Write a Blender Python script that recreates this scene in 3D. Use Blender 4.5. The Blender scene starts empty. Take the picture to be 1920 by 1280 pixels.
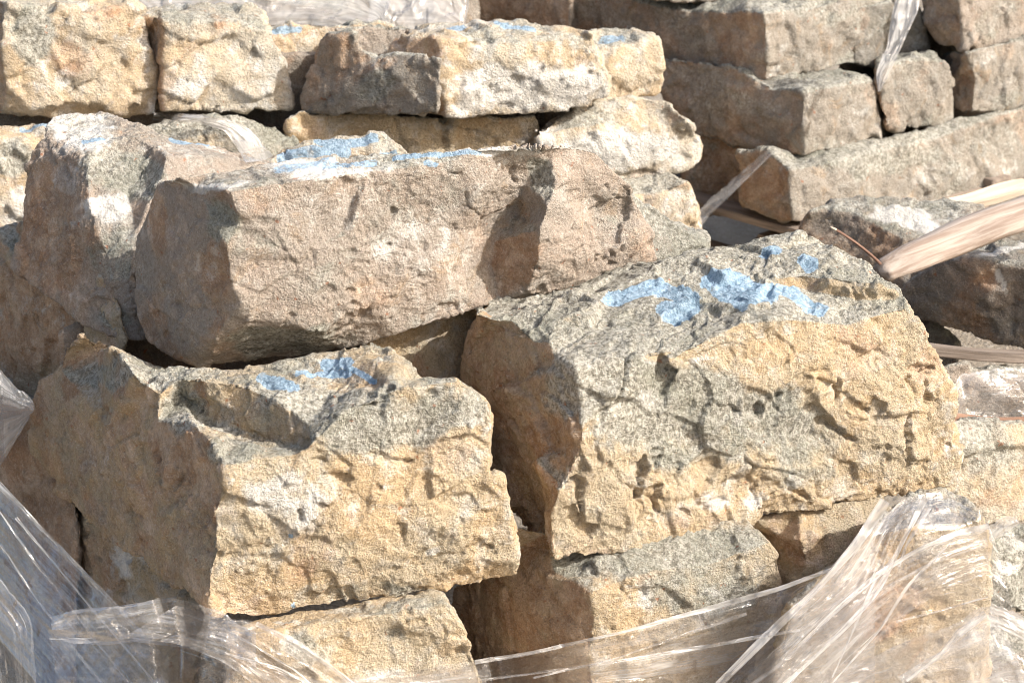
import bpy, bmesh, math, random
import numpy as np
from mathutils import Vector
from mathutils.bvhtree import BVHTree
from mathutils.geometry import delaunay_2d_cdt

random.seed(7)
scene = bpy.context.scene
R = math.radians

# ------------------------------------------------------------------ camera
FOC = 70.0
PITCH = R(20.0)
DIST = 3.6
CAM = np.array([0.0, -DIST * math.cos(PITCH), 0.55 + DIST * math.sin(PITCH)])
FPX = FOC / 36.0 * 1920.0
FWD = np.array([0.0, math.cos(PITCH), -math.sin(PITCH)])
UP = np.array([0.0, math.sin(PITCH), math.cos(PITCH)])
RT = np.array([1.0, 0.0, 0.0])
cd = bpy.data.cameras.new("camera")
cam = bpy.data.objects.new("camera", cd)
scene.collection.objects.link(cam)
cam.location = CAM
cam.rotation_euler = (math.pi / 2 - PITCH, 0, 0)
cd.lens = FOC
cd.sensor_width = 36.0
cd.clip_start = 0.05
cd.clip_end = 500.0
cd.dof.use_dof = True
cd.dof.focus_distance = 3.55
cd.dof.aperture_fstop = 8.0
scene.camera = cam

# ------------------------------------------------------------------ light
SUN_AZ = 68.0      # degrees to the right of the direction that points back to the camera
SUN_EL = 37.0
sdir = np.array([math.sin(R(SUN_AZ)) * math.cos(R(SUN_EL)), -math.cos(R(SUN_AZ)) * math.cos(R(SUN_EL)), math.sin(R(SUN_EL))])
world = bpy.data.worlds.new("World")
scene.world = world
world.use_nodes = True
wn = world.node_tree
sky = wn.nodes.new("ShaderNodeTexSky")
sky.sky_type = 'NISHITA'
sky.sun_disc = False
sky.sun_elevation = R(SUN_EL)
sky.sun_rotation = math.atan2(sdir[0], sdir[1])
sky.air_density = 1.0
sky.dust_density = 5.0
sky.ozone_density = 0.3
bg = wn.nodes["Background"]
bg.inputs[1].default_value = 0.15
wn.links.new(sky.outputs[0], bg.inputs[0])
sl = bpy.data.lights.new("sun", 'SUN')
sl.energy = 3.8
sl.angle = R(0.5)
sl.color = (1.0, 0.97, 0.93)
so = bpy.data.objects.new("sun", sl)
scene.collection.objects.link(so)
so.rotation_euler = Vector(sdir).to_track_quat('Z', 'Y').to_euler()
vs = scene.view_settings
vs.view_transform = 'Standard'
vs.look = 'None'
vs.exposure = 0.50
vs.gamma = 1.0
vs.use_curve_mapping = False
scene.cycles.transparent_max_bounces = 24
scene.cycles.max_bounces = 8
scene.cycles.filter_width = 0.95
scene.cycles.diffuse_bounces = 5

# ------------------------------------------------------------------ numpy noise
_rng = np.random.RandomState(3)
_PERM = np.concatenate([_rng.permutation(256)] * 3)
_G = _rng.normal(size=(256, 3))
_G /= np.linalg.norm(_G, axis=1)[:, None]
_G = _G.astype(np.float32)


def pn(p, seed=0):
    p = (p + seed * 17.137).astype(np.float32)
    i = np.floor(p).astype(np.int64)
    f = p - i
    u = f * f * f * (f * (f * 6 - 15) + 10)
    i &= 255
    out = 0
    for dx in (0, 1):
        wx = u[:, 0] if dx else 1 - u[:, 0]
        hx = _PERM[(i[:, 0] + dx) & 255]
        for dy in (0, 1):
            wy = u[:, 1] if dy else 1 - u[:, 1]
            hy = _PERM[hx + ((i[:, 1] + dy) & 255)]
            for dz in (0, 1):
                wz = u[:, 2] if dz else 1 - u[:, 2]
                g = _G[_PERM[hy + ((i[:, 2] + dz) & 255)]]
                d = g[:, 0] * (f[:, 0] - dx) + g[:, 1] * (f[:, 1] - dy) + g[:, 2] * (f[:, 2] - dz)
                out = out + wx * wy * wz * d
    return out * 1.5


def worley(p, seed=0):
    """distance to the nearest and second nearest cell point, and a random value of the nearest cell"""
    i = np.floor(p).astype(np.int64)
    f = p - i
    d1 = np.full(len(p), 9.0)
    d2 = np.full(len(p), 9.0)
    val = np.zeros((len(p), 3))
    rel = np.zeros((len(p), 3))
    rr = np.random.RandomState(11 + seed).rand(256, 6)
    for dx in (-1, 0, 1):
        for dy in (-1, 0, 1):
            for dz in (-1, 0, 1):
                h = _PERM[_PERM[_PERM[(i[:, 0] + dx) & 255] + ((i[:, 1] + dy) & 255)] + ((i[:, 2] + dz) & 255)]
                c = rr[h, :3] + (dx, dy, dz)
                v = c - f
                d = np.sqrt((v * v).sum(1))
                m = d < d1
                d2 = np.where(m, d1, np.minimum(d2, d))
                val[m] = rr[h[m], 3:]
                rel[m] = -v[m]
                d1 = np.where(m, d, d1)
    return d1, d2, val, rel


def sstep(a, b, x):
    t = np.clip((x - a) / (b - a), 0, 1)
    return t * t * (3 - 2 * t)


# ------------------------------------------------------------------ pixel <-> place helpers
def ray(px, py):
    return FWD + RT * ((px - 960) / FPX) - UP * ((py - 640) / FPX)


def at(px, py, d):
    return CAM + d * ray(px, py)


def to_px(P):
    v = P - CAM
    z = v @ FWD
    return 960 + FPX * (v @ RT) / z, 640 - FPX * (v @ UP) / z, z


def nrm(yaw, el):
    return np.array([math.sin(R(yaw)) * math.cos(R(el)), -math.cos(R(yaw)) * math.cos(R(el)), math.sin(R(el))])


# ------------------------------------------------------------------ materials
def N(nt, typ, **kw):
    n = nt.nodes.new(typ)
    for k, v in kw.items():
        setattr(n, k, v)
    return n


def mathn(nt, op, a, b=None, c=None, clamp=False):
    n = N(nt, "ShaderNodeMath", operation=op)
    n.use_clamp = clamp
    for i, x in enumerate((a, b, c)):
        if x is None:
            continue
        if isinstance(x, (int, float)):
            n.inputs[i].default_value = x
        else:
            nt.links.new(x, n.inputs[i])
    return n.outputs[0]


def mixc(nt, fac, a, b):
    n = N(nt, "ShaderNodeMix", data_type='RGBA')
    if isinstance(fac, (int, float)):
        n.inputs[0].default_value = fac
    else:
        nt.links.new(fac, n.inputs[0])
    for idx, x in ((6, a), (7, b)):
        if isinstance(x, tuple):
            n.inputs[idx].default_value = (*x, 1)
        else:
            nt.links.new(x, n.inputs[idx])
    return n.outputs[2]


def noise(nt, vec, scale, detail=4, rough=0.55, dist=0.0):
    n = N(nt, "ShaderNodeTexNoise")
    n.inputs["Scale"].default_value = scale
    n.inputs["Detail"].default_value = detail
    n.inputs["Roughness"].default_value = rough
    n.inputs["Distortion"].default_value = dist
    nt.links.new(vec, n.inputs["Vector"])
    return n.outputs[0]


def smooth(nt, x, lo, hi):
    n = N(nt, "ShaderNodeMapRange", interpolation_type='SMOOTHSTEP')
    n.inputs[1].default_value = lo
    n.inputs[2].default_value = hi
    nt.links.new(x, n.inputs[0])
    return n.outputs[0]


PAL = dict(
    warm=((.48, .35, .205), (.59, .485, .335), (.75, .69, .59)),
    pink=((.365, .295, .235), (.455, .39, .325), (.60, .55, .485)),
    tan=((.31, .27, .22), (.385, .345, .29), (.52, .485, .435)),
    cream=((.52, .40, .26), (.67, .595, .475), (.82, .785, .725)),
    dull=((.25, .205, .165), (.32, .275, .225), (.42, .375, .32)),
    grey=((.24, .22, .18), (.33, .30, .26), (.46, .44, .40)),
)
_mats = {}


def stone_mat(pal, off):
    key = (pal, off)
    if key in _mats:
        return _mats[key]
    c0, c1, c2 = PAL[pal]
    m = bpy.data.materials.new("stone_" + pal)
    m.use_nodes = True
    nt = m.node_tree
    b = nt.nodes["Principled BSDF"]
    tc = N(nt, "ShaderNodeTexCoord")
    mp = N(nt, "ShaderNodeMapping")
    mp.inputs["Location"].default_value = (off * 3.1, off * 1.7, off * 5.3)
    nt.links.new(tc.outputs["Object"], mp.inputs[0])
    v = mp.outputs[0]
    za = N(nt, "ShaderNodeAttribute", attribute_name="zone")
    sp = N(nt, "ShaderNodeSeparateColor")
    nt.links.new(za.outputs["Color"], sp.inputs[0])
    zp = N(nt, "ShaderNodeAttribute", attribute_name="pale")
    nL = noise(nt, v, 5.5, 5, .6, .6)
    nM = noise(nt, v, 22, 6, .65, .4)
    nF = noise(nt, v, 110, 5, .7)
    nG = noise(nt, v, 330, 3, .7)
    col = mixc(nt, smooth(nt, nL, .38, .62), c0, c1)
    col = mixc(nt, mathn(nt, 'MULTIPLY', smooth(nt, nM, .47, .72), .8), col, c2)
    # rusty and ochre stains, also the warm shade tone of left sides
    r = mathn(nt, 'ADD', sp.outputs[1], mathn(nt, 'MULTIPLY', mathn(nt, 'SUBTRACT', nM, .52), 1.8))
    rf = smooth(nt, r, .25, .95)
    rust_shade_c = mixc(nt, smooth(nt, noise(nt, v, 14, 5, .6, .8), .4, .62), (.43, .25, .14), (.61, .43, .29))
    rust_shade_c = mixc(nt, mathn(nt, 'MULTIPLY', smooth(nt, nF, .5, .72), .5), rust_shade_c, (.62, .50, .40))
    col = mixc(nt, mathn(nt, 'MULTIPLY', rf, .85), col, rust_shade_c)
    # natural ochre veins
    oc = smooth(nt, noise(nt, v, 9, 6, .7, 1.2), .54, .68)
    col = mixc(nt, mathn(nt, 'MULTIPLY', oc, .38), col, (.48, .30, .14))
    # grey green weathered skin
    g = mathn(nt, 'ADD', sp.outputs[0], mathn(nt, 'MULTIPLY', mathn(nt, 'SUBTRACT', nM, .5), 1.5))
    gf = smooth(nt, g, .2, .85)
    greyc = mixc(nt, smooth(nt, nF, .38, .62), (.23, .225, .185), (.50, .485, .42))
    greyc = mixc(nt, mathn(nt, 'MULTIPLY', smooth(nt, nL, .5, .65), .5), greyc, (.37, .38, .305))
    col = mixc(nt, mathn(nt, 'MULTIPLY', gf, .9), col, greyc)
    # chalky broken patches
    p = mathn(nt, 'ADD', zp.outputs["Fac"], mathn(nt, 'MULTIPLY', mathn(nt, 'SUBTRACT', nM, .5), 1.6))
    col = mixc(nt, mathn(nt, 'MULTIPLY', smooth(nt, p, .35, .9), .85), col, (.80, .77, .71))
    # grain
    col = mixc(nt, mathn(nt, 'MULTIPLY', smooth(nt, nF, .53, .40), .22), col, (.12, .095, .07))
    col = mixc(nt, mathn(nt, 'MULTIPLY', smooth(nt, nG, .54, .70), .42), col, (.82, .77, .67))
    col = mixc(nt, mathn(nt, 'MULTIPLY', smooth(nt, nG, .45, .33), .40), col, (.10, .085, .07))
    sp2 = smooth(nt, noise(nt, v, 60, 2, .5), .70, .76)
    col = mixc(nt, mathn(nt, 'MULTIPLY', sp2, .6), col, (.38, .14, .06))
    # blue marking paint
    bl = mathn(nt, 'ADD', sp.outputs[2], mathn(nt, 'MULTIPLY', mathn(nt, 'SUBTRACT', nF, .5), 1.1))
    bf = smooth(nt, bl, .36, .68)
    bluec = mixc(nt, smooth(nt, nF, .35, .62), (.20, .32, .43), (.38, .52, .65))
    col = mixc(nt, mathn(nt, 'MULTIPLY', mathn(nt, 'MULTIPLY', bf, smooth(nt, nM, .22, .42)), .88), col, bluec)
    nt.links.new(col, b.inputs["Base Color"])
    b.inputs["Roughness"].default_value = .92
    b.inputs["Specular IOR Level"].default_value = .25
    vo = N(nt, "ShaderNodeTexVoronoi")
    vo.inputs["Scale"].default_value = 150
    nt.links.new(v, vo.inputs["Vector"])
    h = mathn(nt, 'ADD', mathn(nt, 'MULTIPLY', noise(nt, v, 75, 5, .8), .9), mathn(nt, 'MULTIPLY', nG, .75))
    h = mathn(nt, 'ADD', h, mathn(nt, 'MULTIPLY', vo.outputs["Distance"], .4))
    mb = N(nt, "ShaderNodeMapping")
    mb.inputs["Scale"].default_value = (18, 18, 90)
    mb.inputs["Rotation"].default_value = (.1 * off, .14, 0)
    nt.links.new(v, mb.inputs[0])
    h = mathn(nt, 'MULTIPLY', h, mathn(nt, 'ADD', mathn(nt, 'MULTIPLY', smooth(nt, nL, .35, .65), .75), .4))
    h = mathn(nt, 'ADD', h, mathn(nt, 'MULTIPLY', noise(nt, mb.outputs[0], 1.0, 4, .7, .3), .5))
    bp = N(nt, "ShaderNodeBump")
    bp.inputs["Strength"].default_value = 1.0
    bp.inputs["Distance"].default_value = .0085
    nt.links.new(h, bp.inputs["Height"])
    nt.links.new(bp.outputs[0], b.inputs["Normal"])
    _mats[key] = m
    return m


def wood_mat(name, c0, c1, sc=(3, 60, 60)):
    m = bpy.data.materials.new(name)
    m.use_nodes = True
    nt = m.node_tree
    b = nt.nodes["Principled BSDF"]
    uv = N(nt, "ShaderNodeTexCoord")
    mp = N(nt, "ShaderNodeMapping")
    mp.inputs["Scale"].default_value = sc
    nt.links.new(uv.outputs["Object"], mp.inputs[0])
    n1 = noise(nt, mp.outputs[0], 1.0, 6, .65, .5)
    n2 = noise(nt, mp.outputs[0], .25, 3, .5)
    col = mixc(nt, smooth(nt, n1, .35, .65), c0, c1)
    col = mixc(nt, mathn(nt, 'MULTIPLY', smooth(nt, n2, .55, .7), .6), col, tuple(x * .55 for x in c0))
    nt.links.new(col, b.inputs["Base Color"])
    b.inputs["Roughness"].default_value = .8
    bp = N(nt, "ShaderNodeBump")
    bp.inputs["Distance"].default_value = .004
    nt.links.new(n1, bp.inputs["Height"])
    nt.links.new(bp.outputs[0], b.inputs["Normal"])
    return m


def film_mat(name, lo, hi, tint=(.91, .895, .87), sc=1.0):
    """clear stretch wrap: mostly see-through, whitened along its creases, glossy"""
    m = bpy.data.materials.new(name)
    m.use_nodes = True
    nt = m.node_tree
    nt.nodes.remove(nt.nodes["Principled BSDF"])
    out = nt.nodes["Material Output"]
    uv = N(nt, "ShaderNodeUVMap")
    mp = N(nt, "ShaderNodeMapping")
    mp.inputs["Scale"].default_value = (2.2 * sc, 75 * sc, 1)
    nt.links.new(uv.outputs[0], mp.inputs[0])
    mp2 = N(nt, "ShaderNodeMapping")
    mp2.inputs["Scale"].default_value = (2.6 * sc, 170 * sc, 1)
    nt.links.new(uv.outputs[0], mp2.inputs[0])
    s1 = noise(nt, mp.outputs[0], 1.0, 5, .6, .25)
    s2 = noise(nt, mp2.outputs[0], 1.0, 3, .6, .15)
    mp3 = N(nt, "ShaderNodeMapping")
    mp3.inputs["Scale"].default_value = (9 * sc, 16 * sc, 1)
    nt.links.new(uv.outputs[0], mp3.inputs[0])
    s3 = noise(nt, mp3.outputs[0], 1.0, 5, .6, 1.2)
    st = mathn(nt, 'ADD', mathn(nt, 'MULTIPLY', s1, .55), mathn(nt, 'MULTIPLY', s2, .12))
    st = mathn(nt, 'ADD', st, mathn(nt, 'MULTIPLY', s3, .33))
    mpv = N(nt, "ShaderNodeMapping")
    mpv.inputs["Scale"].default_value = (3.5 * sc, 17 * sc, 1)
    nt.links.new(uv.outputs[0], mpv.inputs[0])
    vor = N(nt, "ShaderNodeTexVoronoi")
    vor.inputs["Scale"].default_value = 1.0
    wv = N(nt, "ShaderNodeVectorMath", operation='ADD')
    nt.links.new(mpv.outputs[0], wv.inputs[0])
    nwv = N(nt, "ShaderNodeTexNoise")
    nwv.inputs["Scale"].default_value = .8
    nt.links.new(mpv.outputs[0], nwv.inputs["Vector"])
    nt.links.new(nwv.outputs["Color"], wv.inputs[1])
    nt.links.new(wv.outputs[0], vor.inputs["Vector"])
    vs_ = N(nt, "ShaderNodeSeparateColor")
    nt.links.new(vor.outputs["Color"], vs_.inputs[0])
    cov = mathn(nt, 'MULTIPLY', smooth(nt, st, .44, .66), .65)
    cov = mathn(nt, 'ADD', cov, mathn(nt, 'MULTIPLY', smooth(nt, vs_.outputs[0], .45, .9), .35))
    cov = mathn(nt, 'ADD', mathn(nt, 'MULTIPLY', cov, hi - lo), lo)
    lines = mathn(nt, 'MULTIPLY', smooth(nt, s2, .64, .69), smooth(nt, s3, .48, .6))
    cov = mathn(nt, 'ADD', cov, mathn(nt, 'MULTIPLY', lines, .45), clamp=True)
    bp = N(nt, "ShaderNodeBump")
    bp.inputs["Strength"].default_value = 1.0
    bp.inputs["Distance"].default_value = .006
    nt.links.new(st, bp.inputs["Height"])
    tr = N(nt, "ShaderNodeBsdfTransparent")
    tr.inputs[0].default_value = (.95, .95, .96, 1)
    df = N(nt, "ShaderNodeBsdfDiffuse")
    df.inputs[0].default_value = (*tint, 1)
    tl = N(nt, "ShaderNodeBsdfTranslucent")
    tl.inputs[0].default_value = (*tint, 1)
    gl = N(nt, "ShaderNodeBsdfGlossy")
    gl.inputs["Roughness"].default_value = .11
    gl.inputs[0].default_value = (1, .96, .91, 1)
    for n_ in (df, gl):
        nt.links.new(bp.outputs[0], n_.inputs["Normal"])
    m1 = N(nt, "ShaderNodeMixShader")
    m1.inputs[0].default_value = .4
    nt.links.new(df.outputs[0], m1.inputs[1])
    nt.links.new(tl.outputs[0], m1.inputs[2])
    m2 = N(nt, "ShaderNodeMixShader")
    nt.links.new(cov, m2.inputs[0])
    nt.links.new(tr.outputs[0], m2.inputs[1])
    nt.links.new(m1.outputs[0], m2.inputs[2])
    fr = N(nt, "ShaderNodeLayerWeight")
    fr.inputs[0].default_value = .35
    nt.links.new(bp.outputs[0], fr.inputs["Normal"])
    ff = mathn(nt, 'ADD', mathn(nt, 'MULTIPLY', fr.outputs["Fresnel"], .28), .04, clamp=True)
    m3 = N(nt, "ShaderNodeMixShader")
    nt.links.new(ff, m3.inputs[0])
    nt.links.new(m2.outputs[0], m3.inputs[1])
    nt.links.new(gl.outputs[0], m3.inputs[2])
    nt.links.new(m3.outputs[0], out.inputs[0])
    return m


# ------------------------------------------------------------------ stone builder
STONES = []          # (vertices, polygons) for draping the wrap


def tag(o, label, cat, group=None):
    o["label"] = label
    o["category"] = cat
    if group:
        o["group"] = group


def stone(label, ref, yaw, el, outline, T=None, L=None, lines=(), pts=(), thick=.35, vox=.0036, pal='tan',
          grey_top=.8, rust_shade_left=.7, zones=(), blue=(), pits=(), rough=1.0, seed=0, chips=1.0, name='stone_block',
          group=None, cat='stone', smooth_it=2, gen=0.0, rgen=0.0, pgen=0.0, pitty=1.0):
    planes = {'F': (at(*ref), nrm(yaw, el))}
    if L:
        planes['L'] = (at(*L[0]), nrm(L[1], L[2]))
    if T:
        planes['T'] = (at(*T[0]), nrm(T[1], T[2]))

    def solve(p):
        px, py, k = p[0], p[1], (p[2] if len(p) > 2 else 'F')
        off = p[3] if len(p) > 3 else 0.0
        if isinstance(k, (int, float)):
            return at(px, py, k)
        P0, n = planes[k]
        r = ray(px, py)
        d = ((P0 + n * off - CAM) @ n) / (r @ n)
        return CAM + r * d

    coords, P3, index = [], [], {}

    def add(p):
        k = (p[0], p[1])
        if k not in index:
            index[k] = len(coords)
            coords.append(Vector((float(p[0]), -float(p[1]))))
            P3.append(solve(p))
        return index[k]
    ring = [add(p) for p in outline]
    edges = [(ring[i], ring[(i + 1) % len(ring)]) for i in range(len(ring))]
    for ln in lines:
        ids = [add(p) for p in ln]
        edges += [(a, b) for a, b in zip(ids, ids[1:]) if a != b]
    for p in pts:
        add(p)
    vo, eo, fo, ov, oe, of = delaunay_2d_cdt(coords, edges, [], 1, 1e-4)
    src = np.array([[c.x, c.y] for c in coords])
    P3 = np.array(P3)
    verts = []
    lookup = {}
    for i, v in enumerate(vo):
        if len(ov[i]):
            verts.append(P3[ov[i][0]])
            for q in ov[i]:
                lookup[q] = i
        else:
            dd = np.hypot(*(src - [v.x, v.y]).T)
            j = np.argsort(dd)[:3]
            w = 1 / (dd[j] + 1e-3)
            dep = (((P3[j] - CAM) @ FWD) * w).sum() / w.sum()
            verts.append(at(v.x, -v.y, dep))
    # the boundary loop of the triangulated front
    cnt = {}
    for f in fo:
        for a, b in zip(f, list(f[1:]) + [f[0]]):
            cnt.setdefault((min(a, b), max(a, b)), []).append((a, b))
    nxt = {v[0][0]: v[0][1] for v in cnt.values() if len(v) == 1}
    start = next(iter(nxt))
    loop = [start]
    while True:
        q = nxt.get(loop[-1])
        if q is None or q == start or len(loop) > 2000:
            break
        loop.append(q)
    nf = len(verts)
    LP = np.array([verts[i] for i in loop])
    pyl = np.array([-vo[i].y for i in loop])
    t = (pyl - pyl.min()) / (pyl.max() - pyl.min() + 1e-6)
    cen = LP.mean(0)
    P0, n = planes['F']
    nh = np.array([n[0], n[1], 0.0])
    nh /= np.linalg.norm(nh)
    for k, P in enumerate(LP):
        v = P - CAM
        hz = np.array([v[0], v[1], 0.0])
        L_ = np.linalg.norm(hz)
        hz /= L_
        slope = v[2] / L_
        sl_ = (slope - .14) * (1 - sstep(.3, .95, t[k]))
        back = P0 - nh * thick
        dist = ((back - P) @ nh) / (hz @ nh)
        dist = max(dist, .10)
        Q = P + hz * dist + np.array([0, 0, sl_ * dist])
        c2 = cen + hz * dist
        Q[0] += (c2[0] - Q[0]) * .12
        Q[1] += (c2[1] - Q[1]) * .05
        verts.append(Q)
    back_c = np.mean(verts[nf:], axis=0)
    verts.append(back_c)
    faces = [tuple(f) for f in fo]
    m = len(loop)
    for k in range(m):
        a, b = loop[k], loop[(k + 1) % m]
        a2, b2 = nf + k, nf + (k + 1) % m
        faces.append((b, a, a2))
        faces.append((b, a2, b2))
        faces.append((b2, a2, nf + m))
    V0 = np.array(verts)
    origin = at(*ref)
    me = bpy.data.meshes.new("tmp")
    me.from_pydata([tuple(x) for x in (V0 - origin)], [], faces)
    bm = bmesh.new()
    bm.from_mesh(me)
    bmesh.ops.recalc_face_normals(bm, faces=bm.faces)
    bm.to_mesh(me)
    bm.free()
    tmp = bpy.data.objects.new("tmp", me)
    scene.collection.objects.link(tmp)
    md = tmp.modifiers.new("r", 'REMESH')
    md.mode = 'VOXEL'
    md.voxel_size = vox
    ms = tmp.modifiers.new("s", 'SMOOTH')
    ms.factor = .5
    ms.iterations = smooth_it
    dg = bpy.context.evaluated_depsgraph_get()
    ev = tmp.evaluated_get(dg)
    out = bpy.data.meshes.new_from_object(ev)
    bpy.data.objects.remove(tmp)
    bpy.data.meshes.remove(me)
    out.materials.clear()

    nv = len(out.vertices)
    co = np.empty(nv * 3, dtype=np.float32)
    out.vertices.foreach_get("co", co)
    co = co.reshape(-1, 3).astype(np.float64)

    def normals():
        a = np.empty(nv * 3, dtype=np.float32)
        out.vertex_normals.foreach_get("vector", a)
        return a.reshape(-1, 3).astype(np.float64)
    nr = normals()
    ppx, ppy, dep = to_px(co + origin)
    view = (co + origin) - CAM
    view /= np.linalg.norm(view, axis=1)[:, None]
    facing = -(nr * view).sum(1)
    frontish = facing > -.05
    q = co + seed * 7.7
    # --- relief: broad undulation, conchoidal facets, ledges, grain
    warp = np.stack([pn(q * 5, 1), pn(q * 5, 2), pn(q * 5, 3)], 1) * .035
    disp = pn(q * 4.0, 4) * .007 * rough
    fl = rough * chips
    wq = (q + warp) * np.array([8, 8, 11.0])
    d1, d2, val, rel = worley(wq, seed)
    disp += ((val - .5) * rel).sum(1) * .024 * sstep(0, .05, d2 - d1) * fl
    d1, d2, val, rel = worley((q + warp * .6) * 21, seed + 5)
    disp += ((val - .5) * rel).sum(1) * .013 * sstep(0, .08, d2 - d1) * fl
    msk = sstep(-.15, .35, pn(q * 6, 9))
    rg = np.clip(rough, 0, 1.1)
    disp += pn(q * 32, 6) * .0024 * rg * (.4 + msk)
    disp += pn(q * 75, 7) * .0022 * rg * (.5 + msk)
    if vox < .0045:
        disp += pn(q * 160, 8) * .0022 * (.6 + .8 * msk)
    hole = sstep(.42, .50, pn(q * [24, 24, 40], 12)) * sstep(.10, .3, pn(q * 4.3, 13))
    disp -= hole * .007 * rough * pitty
    for pi_, pt in enumerate(pits):
        cx, cy, rx, ry, rot, dm = pt[:6]
        c_, s_ = math.cos(R(rot)), math.sin(R(rot))
        wob = pn(q * 30, 21) * .9 + pn(q * 80, 22) * .45
        x = ((ppx - cx) * c_ + (ppy - cy) * s_) / rx
        y = (-(ppx - cx) * s_ + (ppy - cy) * c_) / ry
        ph = (pi_ * 2.39) % 6.28
        tri = np.max([x * math.cos(ph + a) + y * math.sin(ph + a) for a in (0, 1.9, 4.1)], axis=0)
        rr = np.maximum(tri * 1.25, np.sqrt(x * x + y * y) * .8) + wob
        disp -= dm * (1 - sstep(.8, 1.03, rr)) * (.45 + .55 * np.clip(.5 + .5 * x, 0, 1)) * frontish
    co = co + nr * disp[:, None]
    out.vertices.foreach_set("co", co.astype(np.float32).ravel())
    out.update()
    nr2 = normals()
    # --- where the skin of the stone is grey, rusty, chalky, painted, or warmed on its shaded left
    wx = pn(q * 9, 31) * 26 * (FPX / 3733) + pn(q * 30, 33) * 9
    wy = pn(q * 9, 32) * 22 + pn(q * 30, 34) * 8
    grey = np.full(nv, gen) + grey_top * sstep(.35, .75, nr[:, 2])
    rust = np.full(nv, rgen) + rust_shade_left * sstep(.15, .6, -nr[:, 0])  # left faces: weathered brown plus warm shade light put into the colour
    pale = np.full(nv, pgen)
    grey += .28 * sstep(.08, .35, pn(q * [5, 5, 8], 61))
    rust += .5 * sstep(.12, .42, pn(q * 6.5, 62))
    pale += .34 * sstep(.12, .40, pn(q * [6, 6, 9], 63))
    for z in zones:
        k, cx, cy, rx, ry, s = z[:6]
        rot = z[6] if len(z) > 6 else 0
        c_, s_ = math.cos(R(rot)), math.sin(R(rot))
        dx, dy = ppx + wx - cx, ppy + wy - cy
        x = (dx * c_ + dy * s_) / rx
        y = (-dx * s_ + dy * c_) / ry
        f = s * (1 - sstep(.55, 1.15, np.sqrt(x * x + y * y))) * frontish
        if k == 'g':
            grey += f
        elif k == 'r':
            rust += f
        else:
            pale += f
    bl = np.zeros(nv)
    bx, by = ppx + wx * .10, ppy + wy * .10
    for stroke in blue:
        w, ps = stroke[0], stroke[1]
        st = stroke[2] if len(stroke) > 2 else 1.0
        if len(ps) == 1:
            dd = np.hypot(bx - ps[0][0], (by - ps[0][1]) * 1.35)
        else:
            dd = np.full(nv, 1e9)
            for (x0, y0), (x1, y1) in zip(ps, ps[1:]):
                ex, ey = x1 - x0, y1 - y0
                tt = np.clip(((bx - x0) * ex + (by - y0) * ey) / (ex * ex + ey * ey + 1e-9), 0, 1)
                dd = np.minimum(dd, np.hypot(bx - x0 - tt * ex, (by - y0 - tt * ey) * 1.3))
        bl = np.maximum(bl, st * np.maximum(1 - sstep(w * .7, w * 1.2, dd), .34 * (1 - sstep(w * 1.0, w * 2.0, dd))) * frontish)
    za = out.color_attributes.new("zone", 'FLOAT_COLOR', 'POINT')
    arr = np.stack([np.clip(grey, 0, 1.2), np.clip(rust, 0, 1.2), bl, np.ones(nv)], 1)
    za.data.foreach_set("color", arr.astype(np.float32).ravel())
    pa = out.attributes.new("pale", 'FLOAT', 'POINT')
    pa.data.foreach_set("value", np.clip(pale, 0, 1.2).astype(np.float32))
    out.polygons.foreach_set("use_smooth", np.ones(len(out.polygons), dtype=bool))
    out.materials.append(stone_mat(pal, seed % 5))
    o = bpy.data.objects.new(name, out)
    out.name = name
    scene.collection.objects.link(o)
    o.location = origin
    tag(o, label, cat, group)
    # coarse copy for draping
    STONES.append((V0, faces))
    return o


# ------------------------------------------------------------------ the ground
def mesh_obj(name, verts, faces, mat, smooth_=False, origin=(0, 0, 0)):
    me = bpy.data.meshes.new(name)
    me.from_pydata([tuple(np.array(v) - np.array(origin)) for v in verts], [], faces)
    me.materials.append(mat)
    if smooth_:
        for p in me.polygons:
            p.use_smooth = True
    o = bpy.data.objects.new(name, me)
    o.location = origin
    scene.collection.objects.link(o)
    return o


GZ = -0.28
gm = bpy.data.materials.new("ground_dirt")
gm.use_nodes = True
nt = gm.node_tree
tc = N(nt, "ShaderNodeTexCoord")
g1 = noise(nt, tc.outputs["Object"], 3, 8, .7)
g2 = noise(nt, tc.outputs["Object"], 60, 4, .7)
gc = mixc(nt, smooth(nt, g1, .35, .65), (.30, .25, .19), (.44, .38, .30))
gc = mixc(nt, smooth(nt, g2, .55, .65), gc, (.55, .50, .43))
nt.links.new(gc, nt.nodes["Principled BSDF"].inputs["Base Color"])
nt.nodes["Principled BSDF"].inputs["Roughness"].default_value = .95
bp = N(nt, "ShaderNodeBump")
bp.inputs["Distance"].default_value = .03
nt.links.new(g2, bp.inputs["Height"])
nt.links.new(bp.outputs[0], nt.nodes["Principled BSDF"].inputs["Normal"])
xs = np.concatenate([[-300, -80, -20], np.linspace(-6, 6, 90), [20, 80, 300]])
ys = np.concatenate([[-300, -80, -20], np.linspace(-4, 8, 90), [20, 80, 300]])
gx, gy = np.meshgrid(xs, ys)
gp = np.stack([gx.ravel(), gy.ravel(), np.zeros(gx.size)], 1)
gz = GZ + pn(gp * 1.3, 3) * .03 + pn(gp * 5, 4) * .015
gp[:, 2] = gz
W_ = len(xs)
gf = [(j * W_ + i, j * W_ + i + 1, (j + 1) * W_ + i + 1, (j + 1) * W_ + i) for j in range(len(ys) - 1) for i in range(W_ - 1)]
ground = mesh_obj("ground", gp, gf, gm, True)
ground["kind"] = "structure"

G1 = "stones of the front stack"
G2 = "stones of the pale stack behind on the left"
G3 = "stones of the stack behind on the right"
G4 = "stones lying low on the right"

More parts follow.
